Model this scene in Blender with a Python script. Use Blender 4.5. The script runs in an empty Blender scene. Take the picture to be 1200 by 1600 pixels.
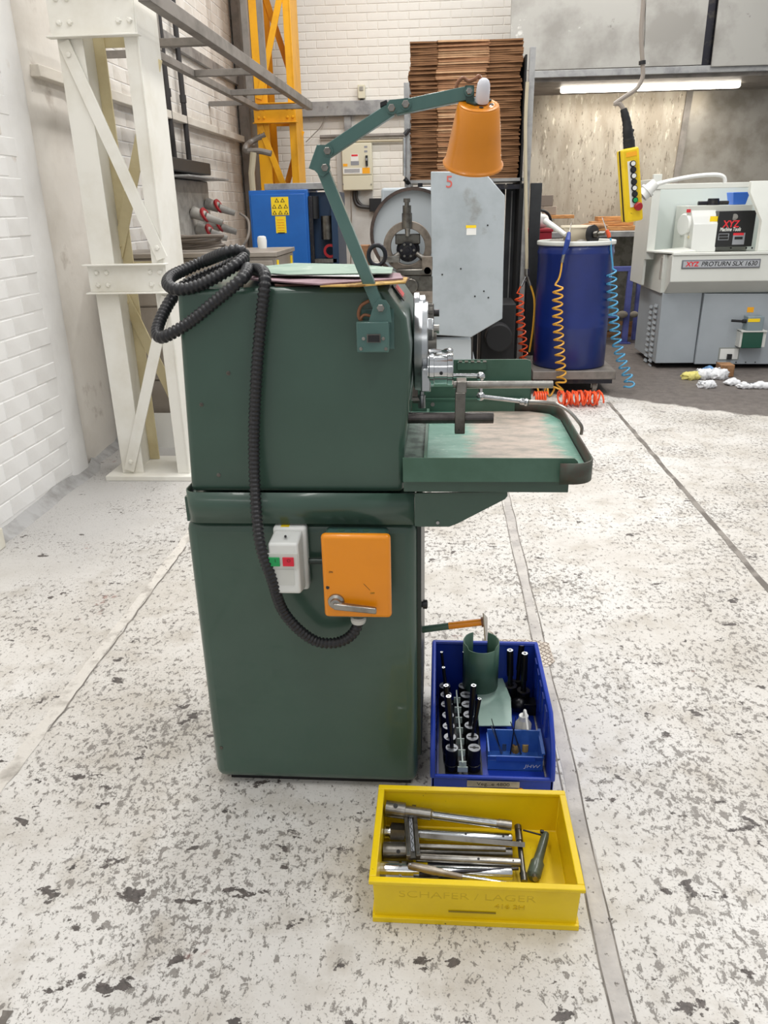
import bpy, bmesh, math, random
from mathutils import Vector, Matrix
random.seed(7)
SC = bpy.context.scene
COL = SC.collection
# ---------------------------------------------------------------- camera
CAM_H = 1.5; FPX = 1202.0
_p, _y, _r = (math.radians(v) for v in (21.65, 4.31, -1.18))
_f = Vector((0, math.cos(_p), -math.sin(_p))); _u = Vector((0, math.sin(_p), math.cos(_p))); _x = Vector((1, 0, 0))
_Z = Matrix.Rotation(_y, 3, 'Z')
RIGHT = _Z @ (_x*math.cos(_r) + _u*math.sin(_r)); UP = _Z @ (_u*math.cos(_r) - _x*math.sin(_r)); FWD = _Z @ _f
cam_data = bpy.data.cameras.new('camera'); cam = bpy.data.objects.new('camera', cam_data); COL.objects.link(cam)
cam_data.sensor_fit = 'VERTICAL'; cam_data.sensor_height = 24.0; cam_data.lens = FPX/1600*24.0
cam_data.clip_start = 0.05
mw = Matrix.Identity(4)
for i in range(3):
    mw[i][0], mw[i][1], mw[i][2] = RIGHT[i], UP[i], -FWD[i]
mw[2][3] = CAM_H
cam.matrix_world = mw
SC.camera = cam
# ---------------------------------------------------------------- light
SC.view_settings.view_transform = 'Standard'; SC.view_settings.look = 'None'
SC.view_settings.gamma = 1.0; SC.view_settings.use_curve_mapping = False
SC.view_settings.exposure = 0.0
W = bpy.data.worlds.new('world'); SC.world = W; W.use_nodes = True
W.node_tree.nodes['Background'].inputs[0].default_value = (0.95, 0.97, 1.0, 1)
W.node_tree.nodes['Background'].inputs[1].default_value = 0.50
def area(name, loc, sx, sy, power, col=(1, .98, .95), rot=(0, 0, 0)):
    l = bpy.data.lights.new(name, 'AREA'); l.shape = 'RECTANGLE'; l.size = sx; l.size_y = sy; l.energy = power; l.color = col
    o = bpy.data.objects.new(name, l); o.location = loc; o.rotation_euler = rot; COL.objects.link(o); return o
area('added_strip_light', (-0.9, 1.6, 4.5), .35, 4.0, 62)  # overhead strips are unseen, added for light and metal reflections
area('added_strip_light', (1.4, 1.6, 4.5), .35, 4.0, 70)
area('added_strip_light', (-0.3, 5.2, 4.6), .35, 3.5, 100)
area('added_strip_light', (2.6, 5.4, 4.6), .35, 3.5, 115)
area('added_strip_light', (0.2, 8.0, 4.8), 3.2, .35, 85)
area('added_strip_light', (-1.0, -2.2, 3.6), 3.0, .4, 16, rot=(math.radians(38), 0, 0))  # unseen light added behind the camera, tilted toward the scene

# ---------------------------------------------------------------- helpers
def P(px, py, Y=None, Z=None, X=None):
    """point of the place seen at photo pixel (px, py) on the plane Y=, Z= or X="""
    d = RIGHT*((px-600)/FPX) + UP*((800-py)/FPX) + FWD
    if Y is not None: t = Y/d.y
    elif Z is not None: t = (Z-CAM_H)/d.z
    else: t = X/d.x
    return Vector((0, 0, CAM_H)) + d*t
def proj(v):
    c = v - Vector((0, 0, CAM_H)); z = c.dot(FWD)
    return (600+FPX*c.dot(RIGHT)/z, 800-FPX*c.dot(UP)/z, z)
def lin(h):
    h = h.lstrip('#'); c = [int(h[i:i+2], 16)/255 for i in (0, 2, 4)]
    return tuple((v/12.92 if v <= .04045 else ((v+.055)/1.055)**2.4) for v in c) + (1,)
def frame(d):
    d = d.normalized(); a = Vector((0, 0, 1)) if abs(d.z) < .9 else Vector((1, 0, 0))
    u = d.cross(a).normalized(); return u, d.cross(u).normalized()
def catmull(pts, n=8, closed=False):
    pts = [Vector(p) for p in pts]; out = []; N = len(pts)
    for i in range(N if closed else N-1):
        if closed: a, b, c, d = pts[i-1], pts[i], pts[(i+1) % N], pts[(i+2) % N]
        else: a, b, c, d = pts[max(i-1, 0)], pts[i], pts[i+1], pts[min(i+2, N-1)]
        for k in range(n):
            t = k/n
            out.append(.5*((2*b)+(c-a)*t+(2*a-5*b+4*c-d)*t*t+(3*b-a-3*c+d)*t**3))
    if not closed: out.append(pts[-1])
    return out
def resample(pts, step):
    out = [pts[0].copy()]; acc = 0
    for a, b in zip(pts, pts[1:]):
        L = (b-a).length; s = step-acc
        while s <= L and L > 0:
            out.append(a.lerp(b, s/L)); s += step
        acc = (acc+L) % step
    return out
class M:
    def __init__(s): s.bm = bmesh.new()
    def v(s, *ps): return [s.bm.verts.new(p) for p in ps]
    def hexa(s, p):
        v = s.v(*p)
        for f in ((0, 3, 2, 1), (4, 5, 6, 7), (0, 1, 5, 4), (1, 2, 6, 5), (2, 3, 7, 6), (3, 0, 4, 7)): s.bm.faces.new([v[i] for i in f])
        return s
    def box(s, x0, x1, y0, y1, z0, z1, T=None):
        p = [Vector(q) for q in ((x0, y0, z0), (x1, y0, z0), (x1, y1, z0), (x0, y1, z0), (x0, y0, z1), (x1, y0, z1), (x1, y1, z1), (x0, y1, z1))]
        if T: p = [T @ q for q in p]
        return s.hexa(p)
    def bar(s, a, b, w, h, up=None):
        """square bar a->b, w across, h along 'up'"""
        a, b = Vector(a), Vector(b); d = (b-a).normalized()
        u = Vector(up) if up else (Vector((0, 0, 1)) if abs(d.z) < .95 else Vector((0, 1, 0)))
        sd = d.cross(u).normalized(); u = sd.cross(d).normalized(); sd = sd*w/2; u = u*h/2
        return s.hexa([a-sd-u, a+sd-u, b+sd-u, b-sd-u, a-sd+u, a+sd+u, b+sd+u, b-sd+u])
    def rings(s, rings, caps=True, closed=False):
        R = [s.v(*r) for r in rings]; n = len(R[0])
        for i in range(len(R) if closed else len(R)-1):
            a, b = R[i], R[(i+1) % len(R)]
            for k in range(n): s.bm.faces.new((a[k], a[(k+1) % n], b[(k+1) % n], b[k]))
        if caps and not closed:
            s.bm.faces.new(R[0][::-1]); s.bm.faces.new(R[-1])
        return s
    def lathe(s, o, d, prof, n=24, caps=True):
        o, d = Vector(o), Vector(d).normalized(); u, w = frame(d)
        return s.rings([[o+d*t+(u*math.cos(2*math.pi*k/n)+w*math.sin(2*math.pi*k/n))*max(r, 1e-5) for k in range(n)] for t, r in prof], caps)
    def cyl(s, a, b, r, r2=None, n=16, caps=True):
        a, b = Vector(a), Vector(b); return s.lathe(a, b-a, [(0, r), ((b-a).length, r if r2 is None else r2)], n, caps)
    def tube(s, pts, r, n=8, closed=False):
        pts = [Vector(p) for p in pts]; N = len(pts); rr = []
        T = []
        for i in range(N):
            if closed: t = pts[(i+1) % N]-pts[i-1]
            else: t = pts[min(i+1, N-1)]-pts[max(i-1, 0)]
            T.append(t.normalized())
        u, _ = frame(T[0])
        for i in range(N):
            u = (u-T[i]*u.dot(T[i])).normalized(); w = T[i].cross(u)
            q = r[i] if isinstance(r, (list, tuple)) else r
            rr.append([pts[i]+(u*math.cos(2*math.pi*k/n)+w*math.sin(2*math.pi*k/n))*q for k in range(n)])
        return s.rings(rr, not closed, closed)
    def ball(s, c, r, n=14, sc=(1, 1, 1)):
        m = n//2; c = Vector(c)
        return s.rings([[c+Vector((sc[0]*r*math.sin(math.pi*i/m)*math.cos(2*math.pi*k/n), sc[1]*r*math.sin(math.pi*i/m)*math.sin(2*math.pi*k/n), -sc[2]*r*math.cos(math.pi*i/m))) for k in range(n)] for i in [.02]+list(range(1, m))+[m-.02]])
    def prism(s, poly, vec):
        vec = Vector(vec); a = s.v(*poly); b = s.v(*[Vector(p)+vec for p in poly]); n = len(a)
        s.bm.faces.new(a[::-1]); s.bm.faces.new(b)
        for k in range(n): s.bm.faces.new((a[k], a[(k+1) % n], b[(k+1) % n], b[k]))
        return s
    def ring(s, c, d, ro, ri, t, n=32):
        c, d = Vector(c), Vector(d).normalized(); u, w = frame(d)
        rr = []
        for k in range(n):
            e = u*math.cos(2*math.pi*k/n)+w*math.sin(2*math.pi*k/n)
            rr.append([c+e*ro, c+e*ro+d*t, c+e*ri+d*t, c+e*ri])
        return s.rings(rr, closed=True)
    def sheet(s, pts, t=.002):
        """thin strip through rows of points (list of rows)"""
        V = [s.v(*r) for r in pts]
        for a, b in zip(V, V[1:]):
            for k in range(len(a)-1): s.bm.faces.new((a[k], a[k+1], b[k+1], b[k]))
        return s
def obj(name, m, mat, parent=None, bevel=0, seg=2, sharp=35, solid=0, sub=0):
    me = bpy.data.meshes.new(name); bmesh.ops.recalc_face_normals(m.bm, faces=m.bm.faces[:]); m.bm.to_mesh(me); m.bm.free()
    for p in me.polygons: p.use_smooth = True
    me.set_sharp_from_angle(angle=math.radians(sharp))
    for q in (mat if isinstance(mat, (list, tuple)) else [mat]): me.materials.append(q)
    o = bpy.data.objects.new(name, me); COL.objects.link(o)
    if parent: attach(o, parent)
    if solid:
        k = o.modifiers.new('solid', 'SOLIDIFY'); k.thickness = solid; k.offset = 0
    if sub:
        k = o.modifiers.new('sub', 'SUBSURF'); k.levels = sub; k.render_levels = sub
    if bevel:
        k = o.modifiers.new('bevel', 'BEVEL'); k.width = bevel; k.segments = seg; k.limit_method = 'ANGLE'; k.angle_limit = math.radians(40); k.harden_normals = False
    return o
WM = {}
def wmat(o):
    return o.matrix_basis if o.parent is None else wmat(o.parent) @ o.matrix_parent_inverse @ o.matrix_basis
def attach(o, parent):
    o.parent = parent; o.matrix_parent_inverse = wmat(parent).inverted()
def tag(o, label=None, cat=None, group=None, kind=None):
    if label: o['label'] = label
    if cat: o['category'] = cat
    if group: o['group'] = group
    if kind: o['kind'] = kind
    return o
def thing(name, label, cat, loc=(0, 0, 0), group=None, rz=0):
    o = bpy.data.objects.new(name, None); o.empty_display_size = .05; o.location = loc; o.rotation_euler = (0, 0, rz); COL.objects.link(o)
    return tag(o, label, cat, group)
def dup(root, loc, label=None, rz=None):
    r = root.copy(); COL.objects.link(r); r.location = loc
    if rz is not None: r.rotation_euler = (0, 0, rz)
    if label: r['label'] = label
    def rec(a, b):
        for ch in list(a.children):
            c = ch.copy(); COL.objects.link(c); c.parent = b; rec(ch, c)
    rec(root, r); return r
def text(name, s, size, T, mat, parent, shear=0, ext=.0006, align='CENTER', bold=0, fit=None):
    c = bpy.data.curves.new(name, 'FONT'); c.body = s; c.size = size; c.align_x = align; c.align_y = 'CENTER'; c.shear = shear; c.extrude = ext; c.offset = bold
    t = bpy.data.objects.new(name, c); me = bpy.data.meshes.new_from_object(t); bpy.data.objects.remove(t)
    if fit:
        xs = [v.co.x for v in me.vertices]; k = fit/(max(xs)-min(xs)); me.transform(Matrix.Translation((-(max(xs)+min(xs))/2*k, 0, 0)) @ Matrix.Diagonal((k, 1, 1, 1)))
    me.materials.clear(); me.materials.append(mat); me.transform(T)
    o = bpy.data.objects.new(name, me); COL.objects.link(o)
    if parent: attach(o, parent)
    return o
def facing(loc, rz=0, tilt=0, sx=1):   # text standing upright, facing -Y
    return Matrix.Translation(loc) @ Matrix.Rotation(rz, 4, 'Z') @ Matrix.Rotation(math.radians(90)+tilt, 4, 'X') @ Matrix.Diagonal((sx, 1, 1, 1))

# ---------------------------------------------------------------- materials
def mat(name, hexc, rough=.5, metal=0., var=None, bump=None, spots=None, coat=0, emit=None, alpha=None, stretch=None, band=None):
    """var=(hex2, scale, lo, hi); spots=(hex, scale, lo, hi); bump=(scale, strength)"""
    m = bpy.data.materials.new(name); m.use_nodes = True; nt = m.node_tree; N = nt.nodes; L = nt.links; b = N['Principled BSDF']
    b.inputs['Roughness'].default_value = rough; b.inputs['Metallic'].default_value = metal; b.inputs['Base Color'].default_value = lin(hexc)
    b.inputs['Coat Weight'].default_value = coat
    co = N.new('ShaderNodeTexCoord'); src = co.outputs['Object']
    if stretch:
        mp = N.new('ShaderNodeMapping'); mp.inputs['Scale'].default_value = stretch; L.new(src, mp.inputs['Vector']); src = mp.outputs['Vector']
    last = None
    def mixin(a, spec, last):
        hx, sc, lo, hi = spec[:4]
        n = N.new('ShaderNodeTexNoise'); n.inputs['Scale'].default_value = sc; n.inputs['Detail'].default_value = 6; n.inputs['Roughness'].default_value = .6
        L.new(src, n.inputs['Vector'])
        r = N.new('ShaderNodeMapRange'); r.inputs[1].default_value = lo; r.inputs[2].default_value = hi; L.new(n.outputs['Fac'], r.inputs[0])
        x = N.new('ShaderNodeMix'); x.data_type = 'RGBA'; L.new(r.outputs[0], x.inputs[0])
        if last: L.new(last, x.inputs[6])
        else: x.inputs[6].default_value = lin(hexc)
        x.inputs[7].default_value = lin(hx); return x.outputs[2]
    if var: last = mixin(hexc, var, last)
    for sp in (spots if isinstance(spots, list) else ([spots] if spots else [])): last = mixin(hexc, sp, last)
    if band:   # wear zone along x with a ragged edge
        hx, lo, hi, amp = band
        n = N.new('ShaderNodeTexNoise'); n.inputs['Scale'].default_value = 9; n.inputs['Detail'].default_value = 8; n.inputs['Roughness'].default_value = .7; L.new(src, n.inputs['Vector'])
        sx = N.new('ShaderNodeSeparateXYZ'); L.new(co.outputs['Object'], sx.inputs[0])
        ma = N.new('ShaderNodeMath'); ma.operation = 'MULTIPLY_ADD'; L.new(n.outputs['Fac'], ma.inputs[0]); ma.inputs[1].default_value = amp; L.new(sx.outputs[0], ma.inputs[2])
        ra = N.new('ShaderNodeMapRange'); ra.inputs[1].default_value = lo+.02; ra.inputs[2].default_value = hi; L.new(ma.outputs[0], ra.inputs[0])
        rb = N.new('ShaderNodeMapRange'); rb.inputs[1].default_value = .36; rb.inputs[2].default_value = .39; rb.inputs[3].default_value = 1; rb.inputs[4].default_value = 0; L.new(ma.outputs[0], rb.inputs[0])
        mm = N.new('ShaderNodeMath'); mm.operation = 'MULTIPLY'; L.new(ra.outputs[0], mm.inputs[0]); L.new(rb.outputs[0], mm.inputs[1])
        x = N.new('ShaderNodeMix'); x.data_type = 'RGBA'; L.new(mm.outputs[0], x.inputs[0]); L.new(last, x.inputs[6]); last = x.outputs[2]
        n2 = N.new('ShaderNodeTexNoise'); n2.inputs['Scale'].default_value = 14; n2.inputs['Detail'].default_value = 8; n2.inputs['Roughness'].default_value = .7; L.new(src, n2.inputs['Vector'])
        r2 = N.new('ShaderNodeMapRange'); r2.inputs[1].default_value = .42; r2.inputs[2].default_value = .62; L.new(n2.outputs['Fac'], r2.inputs[0])
        y2 = N.new('ShaderNodeMix'); y2.data_type = 'RGBA'; L.new(r2.outputs[0], y2.inputs[0]); y2.inputs[6].default_value = lin(hx); y2.inputs[7].default_value = lin('#8c857b'); L.new(y2.outputs[2], x.inputs[7])
    if last: L.new(last, b.inputs['Base Color'])
    if bump:
        n = N.new('ShaderNodeTexNoise'); n.inputs['Scale'].default_value = bump[0]; n.inputs['Detail'].default_value = 5; L.new(src, n.inputs['Vector'])
        q = N.new('ShaderNodeBump'); q.inputs['Strength'].default_value = bump[1]; q.inputs['Distance'].default_value = .01; L.new(n.outputs['Fac'], q.inputs['Height']); L.new(q.outputs[0], b.inputs['Normal'])
    if emit:
        b.inputs['Emission Color'].default_value = lin(emit[0]); b.inputs['Emission Strength'].default_value = emit[1]
    if alpha is not None: b.inputs['Transmission Weight'].default_value = 1-alpha
    return m
def floor_mat():
    m = bpy.data.materials.new('painted concrete'); m.use_nodes = True; nt = m.node_tree; N = nt.nodes; L = nt.links; b = N['Principled BSDF']
    co = N.new('ShaderNodeTexCoord')
    def noise(sc, det=6, ro=.6, dist=0, st=(1, 1, 1)):
        mp = N.new('ShaderNodeMapping'); mp.inputs['Scale'].default_value = st; L.new(co.outputs['Object'], mp.inputs[0])
        n = N.new('ShaderNodeTexNoise'); n.inputs['Scale'].default_value = sc; n.inputs['Detail'].default_value = det; n.inputs['Roughness'].default_value = ro; n.inputs['Distortion'].default_value = dist
        L.new(mp.outputs[0], n.inputs['Vector']); return n.outputs['Fac']
    def mr(v, lo, hi, a=0, c=1):
        r = N.new('ShaderNodeMapRange'); L.new(v, r.inputs[0]); r.inputs[1].default_value = lo; r.inputs[2].default_value = hi; r.inputs[3].default_value = a; r.inputs[4].default_value = c; return r.outputs[0]
    def math_(op, a, c):
        q = N.new('ShaderNodeMath'); q.operation = op
        for i, v in enumerate((a, c)):
            if isinstance(v, (int, float)): q.inputs[i].default_value = v
            else: L.new(v, q.inputs[i])
        return q.outputs[0]
    def mix(f, a, c):
        x = N.new('ShaderNodeMix'); x.data_type = 'RGBA'; L.new(f, x.inputs[0])
        for i, v in ((6, a), (7, c)):
            if isinstance(v, str): x.inputs[i].default_value = lin(v)
            else: L.new(v, x.inputs[i])
        return x.outputs[2]
    sep = N.new('ShaderNodeSeparateXYZ'); L.new(co.outputs['Object'], sep.inputs[0]); X, Y = sep.outputs[0], sep.outputs[1]
    base = mix(mr(noise(1.3), .42, .62), '#d6d3ce', '#c3beb6')
    base = mix(mr(noise(7), .5, .75), base, '#b3aca1')
    # smoother cement along the left wall
    lf = math_('ADD', math_('MULTIPLY', X, -1), math_('MULTIPLY', noise(2), .5)); left = mr(lf, 1.35, 1.95)
    lf2 = math_('MULTIPLY', left, mr(Y, 2.4, 3.4))
    base = mix(lf2, base, '#b3b1ae')
    # fine flecks
    dens = mr(noise(1.9, 3), .35, .65, -.03, .055)
    fl = math_('ADD', noise(52, 8, .72, .3, (1, .7, 1)), dens); fl = math_('SUBTRACT', fl, math_('MULTIPLY', lf2, .05))
    flm = mr(fl, .565, .60)
    col = mix(math_('MULTIPLY', flm, .8), base, '#6f6963')
    fd = math_('ADD', noise(150, 3, .6), dens); fdm = math_('MULTIPLY', mr(fd, .60, .66), .6)
    col = mix(fdm, col, '#6f6963')
    # big chips down to dark screed
    near = mr(Y, 1.0, 4.5, 0.018, -.03)
    ch = math_('ADD', noise(9.5, 9, .62, .2, (1, 1.4, 1)), math_('ADD', near, math_('MULTIPLY', dens, .5)))
    chm = mr(ch, .640, .650)
    col = mix(chm, col, mix(mr(noise(60), .4, .7), '#4e4946', '#6a625e'))
    ru = math_('MULTIPLY', mr(noise(3.1, 4), .66, .70), mr(noise(40), .5, .6)); col = mix(math_('MULTIPLY', ru, .5), col, '#8a4a3c')
    # old bare asphalt beyond the painted bay
    cl = N.new('ShaderNodeClamp'); L.new(math_('SUBTRACT', X, 1.3), cl.inputs[0])
    e = math_('ADD', math_('ADD', Y, math_('MULTIPLY', cl.outputs[0], .72)), math_('MULTIPLY', noise(5), .25))
    em = math_('MULTIPLY', mr(e, 6.60, 6.64), mr(X, -.9, -.6))
    asp = mix(mr(noise(14), .4, .7), '#6e6762', '#5a534f'); asp = mix(mr(noise(70), .62, .68), asp, '#8d8680')
    col = mix(em, col, asp)
    L.new(col, b.inputs['Base Color'])
    b.inputs['Roughness'].default_value = .55
    q = N.new('ShaderNodeBump'); q.inputs['Strength'].default_value = .5; q.inputs['Distance'].default_value = .004
    h = math_('SUBTRACT', math_('MULTIPLY', noise(30), .5), math_('ADD', chm, math_('MULTIPLY', flm, .6))); L.new(h, q.inputs['Height']); L.new(q.outputs[0], b.inputs['Normal'])
    return m
GREEN = mat('machine green enamel', '#3e574b', .30, 0, ('#3a5146', 3, .4, .7), (40, .04), coat=.25)
GREEN2 = mat('worn green enamel', '#41604f', .42, 0, ('#4c6c5d', 9, .4, .7))
TRAYM = mat('tray floor green worn to dust', '#5b8a79', .4, 0, ('#7a9f90', 6, .45, .62), (30, .1), ('#8fae9f', 30, .6, .68), stretch=(1, 2.2, 1), band=('#b5a598', .13, .19, .17))
LAMPG = mat('lamp green paint', '#466761', .28, 0, ('#507069', 6, .45, .65), coat=.3)
ORANGE = mat('orange enamel', '#f09208', .33, 0, ('#e68a06', 4, .4, .7), None, ('#6b4210', 45, .73, .75), coat=.2)
SHADE = mat('shade orange', '#d9850c', .34, 0, ('#cc7b0a', 5, .4, .7), coat=.2)
WHITEP = mat('white plastic', '#dfe0dc', .35)
WHITEP2 = mat('off white plastic', '#cfd0ca', .4)
BLACK = mat('black plastic', '#1c1c1e', .42)
HOSE = mat('black corrugated conduit', '#1e1e21', .38)
DARK = mat('dark steel', '#34343a', .38, .8, ('#504c48', 20, .5, .7))
OXIDE = mat('black oxide steel', '#1b1b1e', .3, .5)
STEEL = mat('worn steel', '#a3a09a', .3, .95, ('#77726b', 14, .45, .68), (60, .05))
STEELD = mat('oily steel', '#7b7872', .32, .95, ('#57534d', 12, .42, .65), (50, .06))
CHROME = mat('bright turned steel', '#cfd1d2', .16, 1., ('#a6a8a8', 25, .5, .7))
ALU = mat('machined aluminium', '#bfc2c4', .25, .9, ('#9a9da0', 16, .45, .7))
GALV = mat('galvanised steel', '#9c9c9b', .45, .35, ('#7f7f80', 8, .45, .65))
FRAMEG = mat('dull grey steel tube', '#857f79', .5, .25, ('#6d6862', 6, .45, .65))
PAINTW = mat('thick white wall paint', '#e9e8e6', .55, 0, ('#d9d7d4', 1.4, .45, .7), (25, .25), [('#c9b9a8', 3.2, .64, .74), ('#8b8680', 30, .74, .76)])
PAINTR2 = mat('rough wall paint tinted by light', '#ddd8d0', .6, 0, ('#c9c2b8', 1.6, .45, .7), (16, .5), [('#a2968a', 2.4, .62, .74), ('#7d766e', 26, .73, .76)])  # beige tint is the recess light put into the colour; roughness is real
PAINTR = mat('dusty white paint', '#dcd6cb', .6, 0, ('#cbc3b6', 2, .4, .7), (18, .4), [('#8f877c', 24, .72, .75)])
BACKW = mat('cream white wall paint', '#e8e4dc', .55, 0, ('#d8d2c8', .9, .45, .7), (22, .25), [('#b1a698', 2.5, .66, .76), ('#77706a', 26, .74, .76)])
CREAM = mat('white column paint', '#e4e2da', .45, 0, ('#d6d2c6', 3, .45, .7), (14, .06), ('#77706a', 34, .745, .76))
CREAMY = mat('yellowish cream paint', '#dccfa8', .5, 0, ('#cdbd92', 5, .45, .7), None, ('#8a8068', 30, .73, .76))  # yellower cream than the front of the white column
YCOL = mat('yellow column paint', '#e5a40c', .42, 0, ('#cf8f0a', 5, .5, .75), None, ('#7a5610', 26, .71, .76))
BLUECAB = mat('blue cabinet enamel', '#1a63b4', .4, 0, ('#1758a4', 3, .4, .7))
NAVY = mat('dark blue paint', '#16324f', .5)
YELLOWT = mat('yellow bin plastic', '#e8c80e', .36, 0, ('#dcbb0a', 6, .4, .7), (20, .04), ('#5e4c10', 60, .70, .73))
BLUET = mat('blue bin plastic', '#1f40b0', .35, 0, ('#1a379e', 6, .4, .7))
BLUES = mat('small blue bin plastic', '#3465b8', .4, 0, ('#4c78c2', 10, .45, .7))
DRUMB = mat('blue drum enamel', '#13286e', .35, 0, ('#10235f', 3, .4, .7), None, ('#4b66a4', 26, .74, .77), coat=.15)
CARD = mat('corrugated cardboard', '#a77b58', .8, 0, ('#8c6344', 9, .4, .7), (60, .3), stretch=(1, 1, 8))
CARDL = mat('light cardboard edge', '#c9a27c', .8, 0, ('#a77d5a', 9, .4, .7), stretch=(1, 1, 8))
CARDD = mat('brown flap cardboard', '#86603f', .85, 0, ('#6e4b30', 9, .4, .7), stretch=(1, 1, 8))
GREYP = mat('grey sheet metal paint', '#a9b1b6', .42, 0, ('#9aa2a6', 4, .45, .7), None, [('#807f78', 3.2, .60, .72), ('#4f4e4a', 40, .75, .77)])
GREYS = mat('plain grey enamel', '#b4bbbf', .42)
CNCL = mat('lathe cream enamel', '#d7d9d2', .4, 0, ('#cfd1ca', 2, .4, .7))
CNCW = mat('lathe interior paint', '#cdd5d1', .4)
CNCG = mat('lathe grey enamel', '#a4abb0', .45, 0, ('#9ba2a7', 3, .4, .7))
CNCD = mat('lathe under-apron grey', '#8f938e', .5)
HOODM = mat('stained galvanised hood', '#a5a39d', .45, .25, ('#8d8a84', 1.6, .45, .6), None, [('#c9c8c2', 5, .68, .72), ('#78756f', 7, .66, .72)])
SPLASH = mat('stained splash sheet', '#ada597', .4, .35, ('#958b7c', 1.7, .42, .62), (6, .1), [('#6e6558', 22, .60, .66), ('#c8c0b0', 9, .60, .68), ('#7d7466', 5, .60, .72)], stretch=(2.6, 1, .7))
SPLASH2 = mat('brushed splash sheet', '#aaa49a', .32, .55, ('#8f887c', 3, .42, .62), (5, .1))
CHECK = mat('checker plate steel', '#8f8d84', .45, .4, ('#6f6d64', 12, .45, .6), (30, .4))
DKPANEL = mat('dark rack panel', '#3c3e40', .5, .2, ('#2c2d30', 4, .4, .7))
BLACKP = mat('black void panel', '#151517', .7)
WOOD = mat('pine plank', '#c08a52', .65, 0, ('#96643a', 12, .45, .65), stretch=(1, 8, 8))
WOODD = mat('old wood block', '#9c7450', .75, 0, ('#7b5838', 14, .45, .65))
RED = mat('red plastic', '#9c1820', .4)
REDB = mat('red crate', '#9a1428', .45)
REDT = mat('red print', '#d42a34', .5)
GRN = mat('green button', '#0e9a52', .4)
REDBTN = mat('red button', '#d8203a', .4)
YSTK = mat('yellow sticker', '#f2cf1c', .5)
OSTK = mat('amber sticker', '#f2a91c', .5)
WSTK = mat('white sticker', '#e6e6e2', .5)
GSTK = mat('grey print', '#8e9096', .5)
FACEM = mat('dull bright face', '#8f9296', .45, .5)
BINK = mat('black print', '#1a1a1a', .5)
BROWNINK = mat('worn print', '#8a7410', .5)
BEIGE = mat('beige enclosure', '#d4cfb8', .45)
CABLEG = mat('grey cable', '#8a827a', .5)
CABLEB = mat('brown cable', '#8a5a3c', .5)
CABLEK = mat('dark cable', '#2f2c2c', .5)
CABLEW = mat('white cable', '#e2e3df', .4)
CONDUIT = mat('beige pipe', '#b7ad94', .5)
ORHOSE = mat('orange air hose', '#ee5a2c', .35)
YHOSE = mat('amber air hose', '#dba53c', .35)
BHOSE = mat('blue air hose', '#4f9cc4', .35)
LEDM = mat('led tube', '#ffffff', .5, emit=('#fff6e6', 14))
PAPERG = mat('green folder card', '#8ea394', .7, 0, ('#789082', 9, .45, .6), None, ('#c8cfc4', 14, .64, .68))
PAPERM = mat('mauve folder card', '#9c8088', .7, 0, ('#86686f', 8, .45, .6))
PAPERB = mat('brown emery sheet', '#5b4037', .85)
PAPERY = mat('yellowed paper', '#c7a25a', .8, 0, ('#8a6630', 30, .5, .6))
OILW = mat('translucent bottle', '#d4d2c6', .4)
PALEG = mat('pale green sheet', '#9fb9ae', .45, 0, ('#8aa79b', 5, .45, .6))
RACKW = mat('pale rack plastic', '#a9b7b0', .4)
RAGW = mat('white rag', '#dfe0e2', .9, 0, ('#4a4c54', 14, .58, .66)); RAGB = mat('blue rag', '#6d97c4', .9); RAGO = mat('orange rag', '#e2702a', .9); RAGY = mat('yellow rag', '#d8cf7c', .9)
JOINTM = mat('joint filler', '#a8a29c', .6, 0, ('#8c8680', 12, .45, .65), (30, .3))
JOINTL = mat('joint filler pale', '#a9a4a0', .6, 0, ('#c3beb8', 6, .42, .6), (40, .4), ('#6b655f', 60, .62, .68))
JOINTL2 = mat('joint filler painted', '#cfcac2', .6, 0, ('#a39d95', 9, .5, .65), (30, .5), ('#6b655f', 30, .62, .66))
JOINTD = mat('dark joint gap', '#6b655f', .8, 0, ('#8d8780', 9, .45, .6))
TRESB = mat('violet blue trestle paint', '#5f67ac', .45, 0, ('#4d5594', 6, .45, .6))
PENDY = mat('pendant yellow', '#e8c514', .4, 0, ('#d4b010', 10, .45, .7), None, ('#5a4a14', 26, .66, .72))
GLASSG = mat('dark green tank', '#1f5a48', .2, alpha=.7)
SOCK = mat('grey socket plastic', '#a9a59d', .5, 0, ('#928e86', 9, .45, .6))
PLATEM = mat('etched name plate', '#b9bcc0', .35, .4)
FLOORM = floor_mat()

# ================================================================ SETTING
fl = obj('floor', M().box(-2.6, 6, -3, 10.2, -.1, 0), FLOORM); tag(fl, kind='structure')
def strip(x, y0, y1, w, m, name='joint', z=.0015, dx=0):
    s = M(); n = 40; rows = []
    for i in range(n+1):
        y = y0+(y1-y0)*i/n; xx = x+dx*i/n+random.uniform(-.004, .004); ww = w*random.uniform(.8, 1.2)/2
        rows.append([(xx-ww, y, z), (xx+ww, y, z)])
    s.sheet(rows); return obj(name, s, m, fl)
strip(.372, .3, 6.2, .040, JOINTL); strip(.350, .3, 6.2, .004, JOINTD, z=.002); strip(.394, .3, 6.2, .004, JOINTD, z=.002)
strip(1.365, 2.0, 6.2, .028, JOINTD); strip(-1.23, 1.5, 3.6, .045, JOINTL2); strip(-1.205, 1.9, 3.3, .005, JOINTD, z=.002)
strip(-.86, .6, 1.02, .02, JOINTD)
s = M(); s.sheet([[(-1.3+.05*i, .985+random.uniform(-.004, .004), .0015), (-1.3+.05*i, .999+random.uniform(-.004, .004), .0015)] for i in range(9)]); obj('joint', s, JOINTD, fl)

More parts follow.
